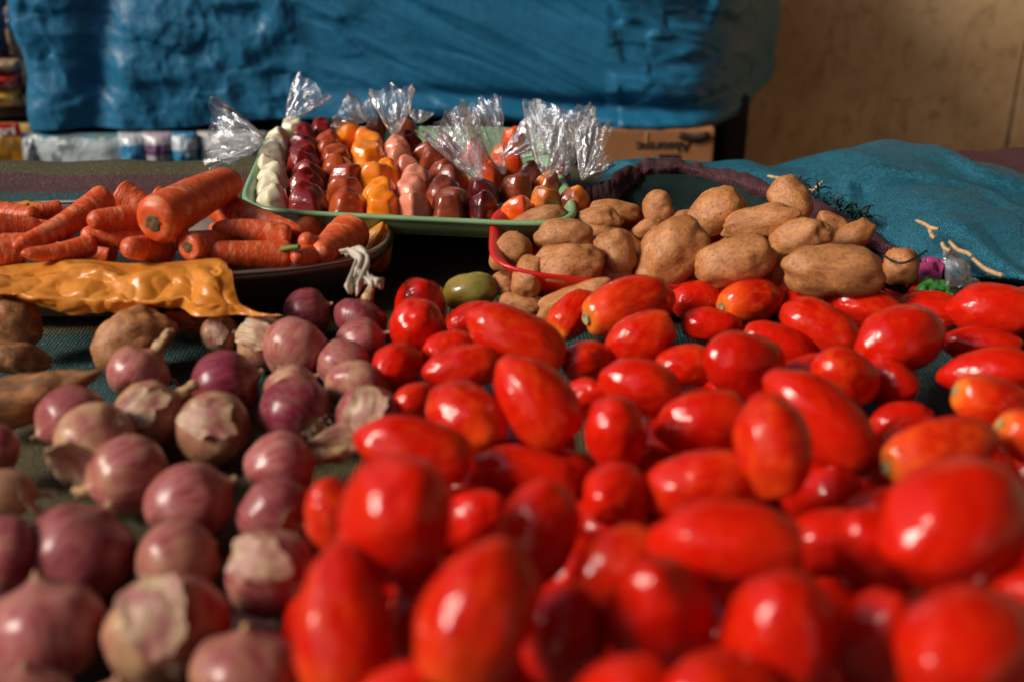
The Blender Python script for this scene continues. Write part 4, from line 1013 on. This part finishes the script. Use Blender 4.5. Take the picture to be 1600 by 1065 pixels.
o = link('maroon_cloth', loft('maroon_cloth', [[at(*p) for p in r] for r in rows], 200, 60, maroondisp), M['maroon']); solid(o, .0015)
tag(o, 'rolled maroon woven cloth edge running behind the potatoes', 'cloth')
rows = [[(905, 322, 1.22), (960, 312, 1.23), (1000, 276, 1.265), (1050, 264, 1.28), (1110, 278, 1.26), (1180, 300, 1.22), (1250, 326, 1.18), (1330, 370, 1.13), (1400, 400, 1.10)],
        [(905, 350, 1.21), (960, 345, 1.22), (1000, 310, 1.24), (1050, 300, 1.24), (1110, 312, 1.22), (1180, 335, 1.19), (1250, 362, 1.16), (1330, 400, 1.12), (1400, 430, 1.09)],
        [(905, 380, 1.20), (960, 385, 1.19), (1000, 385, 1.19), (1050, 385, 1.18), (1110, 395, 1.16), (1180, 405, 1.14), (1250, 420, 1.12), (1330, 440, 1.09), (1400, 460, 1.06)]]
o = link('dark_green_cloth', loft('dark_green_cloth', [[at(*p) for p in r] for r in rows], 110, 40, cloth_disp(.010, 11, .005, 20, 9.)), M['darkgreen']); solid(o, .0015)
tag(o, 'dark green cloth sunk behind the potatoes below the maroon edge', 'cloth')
rows = [[(1380, 262, 1.52), (1470, 250, 1.52), (1540, 240, 1.52), (1620, 238, 1.52), (1760, 250, 1.52)],
        [(1380, 254, 1.46), (1470, 242, 1.46), (1540, 237, 1.46), (1620, 240, 1.46), (1760, 255, 1.46)],
        [(1380, 290, 1.42), (1470, 290, 1.42), (1540, 300, 1.40), (1620, 310, 1.38), (1760, 330, 1.36)]]
o = link('maroon_sack', loft('maroon_sack', [ext([at(*p) for p in r]) for r in rows], 90, 30, cloth_disp(.006, 10, .003, 25, 7.)), M['maroon']); solid(o, .0015)
tag(o, 'maroon woven sack behind the teal one at the right edge', 'sack')
# bits of coloured plastic between basin and sack
M['pink'] = plain('pink_plastic', (.45, .05, .20), .35, nscale=60, var=.4, bump=.7); M['lime'] = plain('green_plastic', (.06, .32, .05), .35, nscale=60, var=.3, bump=.5)
def scrap(name, pts, m, seed, amp=.007):
    o = link(name, loft(name, [[at(*p) for p in r] for r in pts], 36, 24, crum(55, amp, 14, seed)), m); solid(o, .0005); return o
o = scrap('pink_plastic', [[(1440, 404, 1.06), (1456, 400, 1.06), (1476, 406, 1.06)], [(1432, 424, 1.04), (1452, 420, 1.04), (1474, 426, 1.04)], [(1416, 446, 1.03), (1440, 450, 1.03), (1466, 452, 1.03)]], M['pink'], 2.); tag(o, 'crumpled pink plastic scrap beside the teal sack', 'plastic scrap')
o = scrap('green_plastic', [[(1430, 444, 1.02), (1448, 432, 1.02), (1470, 434, 1.02), (1484, 446, 1.02)], [(1426, 458, .99), (1448, 448, .99), (1472, 450, .99), (1488, 458, .99)], [(1424, 472, 1.0), (1450, 470, 1.0), (1474, 470, 1.0), (1492, 472, 1.0)]], M['lime'], 6.); tag(o, 'crumpled bright green plastic scrap behind the flat-lying tomato', 'plastic scrap')
o = scrap('clear_bag', [[(1474, 396, 1.04), (1490, 390, 1.04), (1504, 404, 1.04)], [(1476, 424, 1.0), (1500, 416, 1.0), (1520, 432, 1.0)], [(1478, 452, .98), (1506, 448, .98), (1536, 458, .98)]], M['film'], 8., .009); tag(o, 'crinkled clear plastic bag between the green scrap and the teal sack', 'plastic bag')

# ------------------------------------------------------------------ neighbouring stall: tarpaulin, shelf, goods
TY = 1.86
def tarp_path(u):
    """plan line of the tarpaulin: front face, then round the right-hand corner"""
    L = [Vector((-.782, TY + .07, 0)), Vector((-.788, TY + .015, 0)), Vector((-.70, TY, 0)), Vector((-.35, TY + .01, 0)), Vector((0, TY, 0)), Vector((.24, TY + .0, 0)), Vector((.33, TY + .03, 0)), Vector((.39, TY + .10, 0)), Vector((.44, TY + .20, 0)), Vector((.50, TY + .34, 0))]
    return L
NU, NV = 560, 220
dense = catmull(tarp_path(0), 2000); cum = np.concatenate([[0], np.cumsum([(dense[i + 1] - dense[i]).length for i in range(1999)])])
path = [dense[int(np.searchsorted(cum, cum[-1] * i / NU).clip(0, 1999))] for i in range(NU + 1)]
zbot = [(-.9, -.068), (-.75, -.063), (-.6, -.058), (-.45, -.047), (-.2, -.040), (0, -.043), (.1, -.050), (.25, -.060), (.4, -.058), (.5, -.045)]
def tarp_fn(u, v):
    i = round(u * NU); p = path[i].copy(); t = (path[min(i + 4, NU)] - path[max(i - 4, 0)]).normalized(); nrm = Vector((t.y, -t.x, 0))
    s = u * cum[-1]; zb = np.interp(p.x, [a for a, _ in zbot], [b for _, b in zbot]) + .006 * noise.noise(Vector((s * 5, 0, 0)))
    if v < .06:                                             # hem turned under
        k = v / .06; z = zb + .012 * (1 - k) ** 2; back = .026 * (1 - k) ** 1.2
    else: z = zb + (v - .06) / .94 * .56; back = 0
    q = Vector((s, 0, z * 1.0)); rgt = min(1, max(0, (s - .5) / .5))
    qr = Vector((q.x * (1 - .35 * rgt) + q.z * .30, 0, q.z * (1 + .25 * rgt) + .22 * q.x * rgt))
    h = .016 * noise.noise(Vector((s * 3.1, 0, z * 2.0 + 3))) + .024 * facet(qr * 5 + Vector((2, 0, 1)), 30) + (.005 + .008 * rgt) * facet(qr * 11 + Vector((7, 0, 4)), 36) + (.0022 + .003 * rgt) * facet(qr * 24 + Vector((1, 0, 8)), 40)
    h += .005 * (1 - abs(noise.noise(qr * 9 + Vector((4, 0, 2)))) * 2) + .0028 * (1 - abs(noise.noise(qr * 21 + Vector((1, 0, 6)))) * 2) + .0010 * (1 - abs(noise.noise(qr * 45)) * 2)
    h += .001 * facet(qr * 60 + Vector((3, 0, 2)), 10)
    h += -.030 * math.exp(-((s - .155 - .22 * (z + .05)) / .035) ** 2)                   # deep vertical fold near the left end
    h += .014 * math.exp(-((z + .035 + .012 * math.sin(s * 7)) / .012) ** 2) * rgt      # horizontal sag above the hem
    h -= .018 * math.exp(-((z + .012 + .012 * math.sin(s * 7 + .4)) / .014) ** 2) * rgt
    h *= min(1, .25 + u / .05)
    h *= 1 - .75 * min(1, max(0, (u - .74) / .10))
    return Vector((p.x, p.y, TZ + z)) + nrm * (h - back)
o = link('blue_tarpaulin', grid('blue_tarpaulin', tarp_fn, NU, NV), M['tarp']); solid(o, .001, 0)
tag(o, 'creased blue tarpaulin hanging over the neighbouring stall behind the table', 'tarpaulin')
sh = empty('goods_shelf', (-.2, 2.08, 0)); tag(sh, 'dark wooden shelf under the blue tarpaulin', 'shelf')
box('shelf_board', (-1.2, -.26, TZ - .235), (.60, .26, TZ - .215), M['darkwood'], sh); box('shelf_board', (-1.2, -.08, TZ - .02), (.56, .26, TZ), M['darkwood'], sh)
box('shade_panel', (-1.2, .262, .0), (.60, .28, TZ + .5), M['darkwood'], sh, 0)  # dark board standing in for the darkness behind the goods
box('load_block', (-.58, .0, TZ), (.52, .20, TZ + .48), M['darkwood'], sh)
for x in (-1.18, .60): box('post', (x, -.09, 0), (x + .05, -.04, TZ - .236), M['darkwood'], sh)
box('post', (.575, -.12, TZ - .21), (.612, .0, TZ - .03), M['darkwood'], sh)  # dark upright standing in for the black gap beside the carton

def pack(name, px0, px1, py0, py1, Y, m, label, thick=.05, group='packets on the neighbouring stall', cat='packet', lean=0.0, crimp=True):
    a, b = at_y(px0, py1, Y), at_y(px1, py0, Y); W = b.x - a.x; H = b.z - a.z
    def fn(u, v):
        s = 1 if v <= .5 else -1; vv = v * 2 if v <= .5 else 2 - v * 2         # front then back
        e = (math.sin(math.pi * u) ** .5) * (math.sin(math.pi * min(1, vv)) ** .45)
        wr = noise.noise(Vector((u * 5, vv * 4 + px0, Y))) * .12 + noise.noise(Vector((u * 14, vv * 10, px0))) * .05
        return Vector(((u - .5) * W * (1 - .05 * math.sin(math.pi * vv)), -s * thick / 2 * e * (1 + wr * 2) , H * vv))
    me = grid(name, fn, 30, 48); me.materials.append(m); o = link(name, me); o.location = ((a.x + b.x) / 2, Y, a.z); o.rotation_euler = (lean, 0, 0)
    tag(o, label, cat, group); return o
def m_pack(name, stops, patch=None, ps=30, pth=.55, direction=2, span=(0, .12), rough=.25):
    n = NT(name); o = n.obj(); z = n.sep(o)[direction]; f = n.math('DIVIDE', n.math('SUBTRACT', z, span[0]), span[1] - span[0])
    f = n.math('ADD', f, n.math('MULTIPLY', n.math('SUBTRACT', n.noise(o, 30, 2), .5), .12)); c = n.ramp(f, stops, 'CONSTANT')
    if patch: c = n.mix(n.ramp(n.noise(o, ps, 3), [(pth, 0.), (pth + .06, 1.)]), c, patch)
    n.P(Base_Color=c, Roughness=rough, Coat_Weight=.5, Coat_Roughness=.08, Normal=n.bump(n.noise(o, 45, 4, .6, .7), .5, .006)); return n.m
zb = TZ - .215
PK = [
 ('powder_bag', 62, 214, 208, 300, 1.862, m_pack('white_blue_bag', [(0, (.35, .45, .47)), (.35, (.50, .56, .55)), (.8, (.10, .25, .30))], (.16, .20, .20), 22, .52), 'white and pale blue bag below the left part of the tarpaulin'),
 ('washing_powder', 196, 232, 207, 290, 1.858, m_pack('blue_white_pack', [(0, (.02, .12, .28)), (.35, (.03, .20, .38)), (.62, (.45, .50, .52)), (.8, (.03, .16, .30))], (.5, .52, .55), 40, .60), 'blue and white packet right of the pale bag'),
 ('washing_powder', 234, 272, 206, 290, 1.855, m_pack('purple_pack', [(0, (.10, .02, .12)), (.30, (.40, .33, .36)), (.48, (.10, .035, .10)), (.62, (.40, .34, .38)), (.85, (.07, .02, .08))], (.45, .36, .34), 60, .60), 'purple and white packet below the tarpaulin'),
 ('washing_powder', 276, 308, 206, 290, 1.855, m_pack('light_blue_pack', [(0, (.30, .30, .33)), (.25, (.03, .20, .36)), (.55, (.45, .50, .55)), (.7, (.05, .22, .36))], (.55, .56, .58), 55, .58), 'light blue foil packet next to the purple one'),
 ('powder_bag', 318, 420, 205, 300, 1.865, m_pack('pale_bag', [(0, (.34, .32, .32)), (.6, (.28, .27, .27))], (.45, .44, .43), 35, .52), 'pale bag seen through the clear wrapper left of the tray'),
 ('snack_packet', 42, 64, 206, 262, 1.872, m_pack('white_packet', [(0, (.40, .45, .48)), (.5, (.06, .28, .42)), (.75, (.5, .5, .5))], (.6, .6, .6), 60, .5), 'small white and blue packet between the yellow and the pale bag'),
 ('snack_packet', -40, 52, 192, 290, 1.895, m_pack('yellow_packet', [(0, (.22, .24, .05)), (.34, (.75, .32, .03)), (.6, (.80, .42, .05)), (.93, (.75, .30, .03))], (.80, .60, .25), 25, .60), 'yellow packet with a red label at the left edge'),
 ('snack_packet', -40, 34, 138, 164, 1.895, m_pack('yellow_red_packet', [(0, (.55, .06, .03)), (.15, (.75, .35, .05))], (.75, .42, .10), 30, .55), 'yellow and red packet lying flat at the left edge'),
 ('snack_packet', -40, 34, 112, 138, 1.89, m_pack('red_packet', [(0, (.30, .02, .02)), (.1, (.50, .02, .015))], (.70, .50, .35), 60, .60), 'red packet lying on the yellow and red one'),
 ('snack_packet', -40, 32, 92, 113, 1.89, m_pack('cream_packet', [(0, (.05, .06, .14)), (.07, (.35, .20, .10))], (.50, .35, .20), 60, .55), 'brown and blue packet on top of the red one'),
 ('snack_packet', 5, 40, 0, 94, 1.96, m_pack('blue_tan_packet', [(0, (.34, .20, .12)), (.45, (.03, .05, .10)), (.7, (.30, .14, .09)), (.9, (.02, .04, .09))], (.45, .40, .38), 40, .62), 'upright tan and dark blue packet at the left edge'),
 ('snack_packet', -45, 8, -10, 94, 1.95, m_pack('navy_packet', [(0, (.02, .03, .07)), (.6, (.015, .02, .05))], (.40, .40, .42), 40, .66), 'upright navy packet at the very left edge'),
]
for a in PK: pack(*a[:7], a[7])
box('shelf_board', (-1.2, -.17, at_y(0, 181, 1.92).z - .0), (-.62, .2, at_y(0, 167, 1.92).z), M['darkwood'], sh)
def text(body, size, loc, rot, m, parent, ext=.0004, name='lettering'):
    c = bpy.data.curves.new('t', 'FONT'); c.body = body; c.size = size; c.extrude = ext; c.align_x = 'CENTER'; c.align_y = 'CENTER'; c.offset = size * .028
    t = bpy.data.objects.new('t', c); COL.objects.link(t); bpy.context.view_layer.update()
    me = bpy.data.meshes.new_from_object(t.evaluated_get(bpy.context.evaluated_depsgraph_get())); bpy.data.objects.remove(t)
    me.materials.clear(); me.materials.append(m); o = link(name, me); o.location = loc; o.rotation_euler = rot; o.parent = parent; return o
yp = [o for o in bpy.data.objects if o.get('label', '').startswith('yellow packet with')][0]
M['labelred'] = plain('red_label', (.45, .012, .012), .4); M['white'] = plain('white_print', (.75, .72, .66), .5)
q = at_y(8, 203, 1.86) - yp.location
lb = box('label', (q.x - .05, -.040, q.z - .011), (q.x + .026, -.034, q.z + .011), M['labelred'], yp, .002)
text('Laguel', .020, (q.x - .006, -.0412, q.z), (R(90), 0, 0), M['white'], lb)
# cardboard box, upside down
b0, b1 = at_y(938, 300, 1.828), at_y(1118, 196, 1.828)
cb = empty('cardboard_box', ((b0.x + b1.x) / 2, 1.828, TZ - .214)); tag(cb, 'upside-down brown cardboard box under the right end of the tarpaulin', 'box')
hw = (b1.x - b0.x) / 2; hh = at_y(1000, 203, 1.828).z - cb.location.z
box('carton', (-hw, 0, 0), (hw, .24, hh), M['card'], cb, .004)
tz = at_y(1036, 229, 1.828).z - cb.location.z; tx = at_y(1036, 229, 1.828).x - cb.location.x
text('Absorsec', .0235, (tx, -.0008, tz), (R(90), R(180), 0), M['ink'], cb)
tw = (at_y(1075, 0, 1.93).x - at_y(1030, 0, 1.93).x)
box('print_block', (tx - .006, -.0006, tz - .030), (tx + .030, .0005, tz - .0135), M['ink'], cb, 0)
tube('hand_hole', [Vector((hw - .058, -.001, hh - .008)), Vector((hw - .035, -.001, hh - .014)), Vector((hw - .012, -.001, hh - .008))], .006, M['ink'], cb)
tube('tape_strip', [Vector((tx - .028, -.0005, hh - .004)), Vector((tx - .028, -.0005, tz + .004))], .0012, M['cord'], cb)

# loose dry onion skins
fk = random.Random(3)
for k, (px, py, s, lab) in enumerate([(36, 792, .030, 'pale dry onion skin at the left edge of the onions'), (104, 748, .032, 'curled brown onion skin beside the stalk on the left'), (212, 797, .018, 'small brown dry piece between two front onions'), (298, 572, .018, 'small pink onion skin behind the glossy onion'),
                                      (516, 702, .026, 'dry stalk scraps between onions and tomatoes'), (70, 760, .014, 'thin brown onion skin near the left edge'), (478, 820, .018, 'pale skin scrap by the orange tomato')]):
    o = link('onion_skin', FLAKE[k % 4]); p = on(px, py, .046 if k != 3 else .02); put(o, p - Vector((0, 0, s * .4)), frame(Vector((fk.uniform(-1, 1), fk.uniform(-1, 1), fk.uniform(-1, 1))), 1), (s, s * .8, s * 1.1)); solid(o, .03)
    tag(o, lab, 'onion skin', 'loose dry onion skins')

# keep only the lower tomatoes that show through a gap, from the camera or from a step to either side
bpy.context.view_layer.update(); dg = bpy.context.evaluated_depsgraph_get()
tops = [o for o in bpy.data.objects if o.get('category') in ('tomato', 'potato') and 'beyond the right' not in o['label']]; used = set()
for o in LOW:
    c = o.location; seen = 0; rr = o.scale.x * .98
    for ex in (-.12, 0, .12):
        e = CAM + Vector((ex, 0, 0)); v = (e - c).normalized(); a = v.cross(Vector((0, 0, 1))).normalized(); b = v.cross(a)
        for k in range(16):
            q = c + (a * math.cos(k * 2.4) + b * math.sin(k * 2.4)) * rr * math.sqrt(k / 16); hit, loc, nn, idx, ob, mm = S.ray_cast(dg, e, (q - e).normalized())
            if hit and ob and ob.name == o.name: seen += 1
    vx = c - CAM; dz = vx.dot(FW); ipx = 800 + FPX * vx.x / dz; ipy = 532 - FPX * vx.dot(UP) / dz
    if not seen or not (-60 < ipx < 1660 and ipy < 1130): bpy.data.objects.remove(o); continue
    kind = 'potato' if o.name.startswith('potato') else 'tomato'
    for t in sorted((t for t in tops if t['category'] == kind), key=lambda t: (t.location - c).length):
        lab = f'shaded lower {kind} beneath the ' + ' '.join((t['label'].replace(',', '').split())[:11])
        if lab not in used: break
    used.add(lab); tag(o, lab, kind, f'{kind}es under the top layer of the pile')
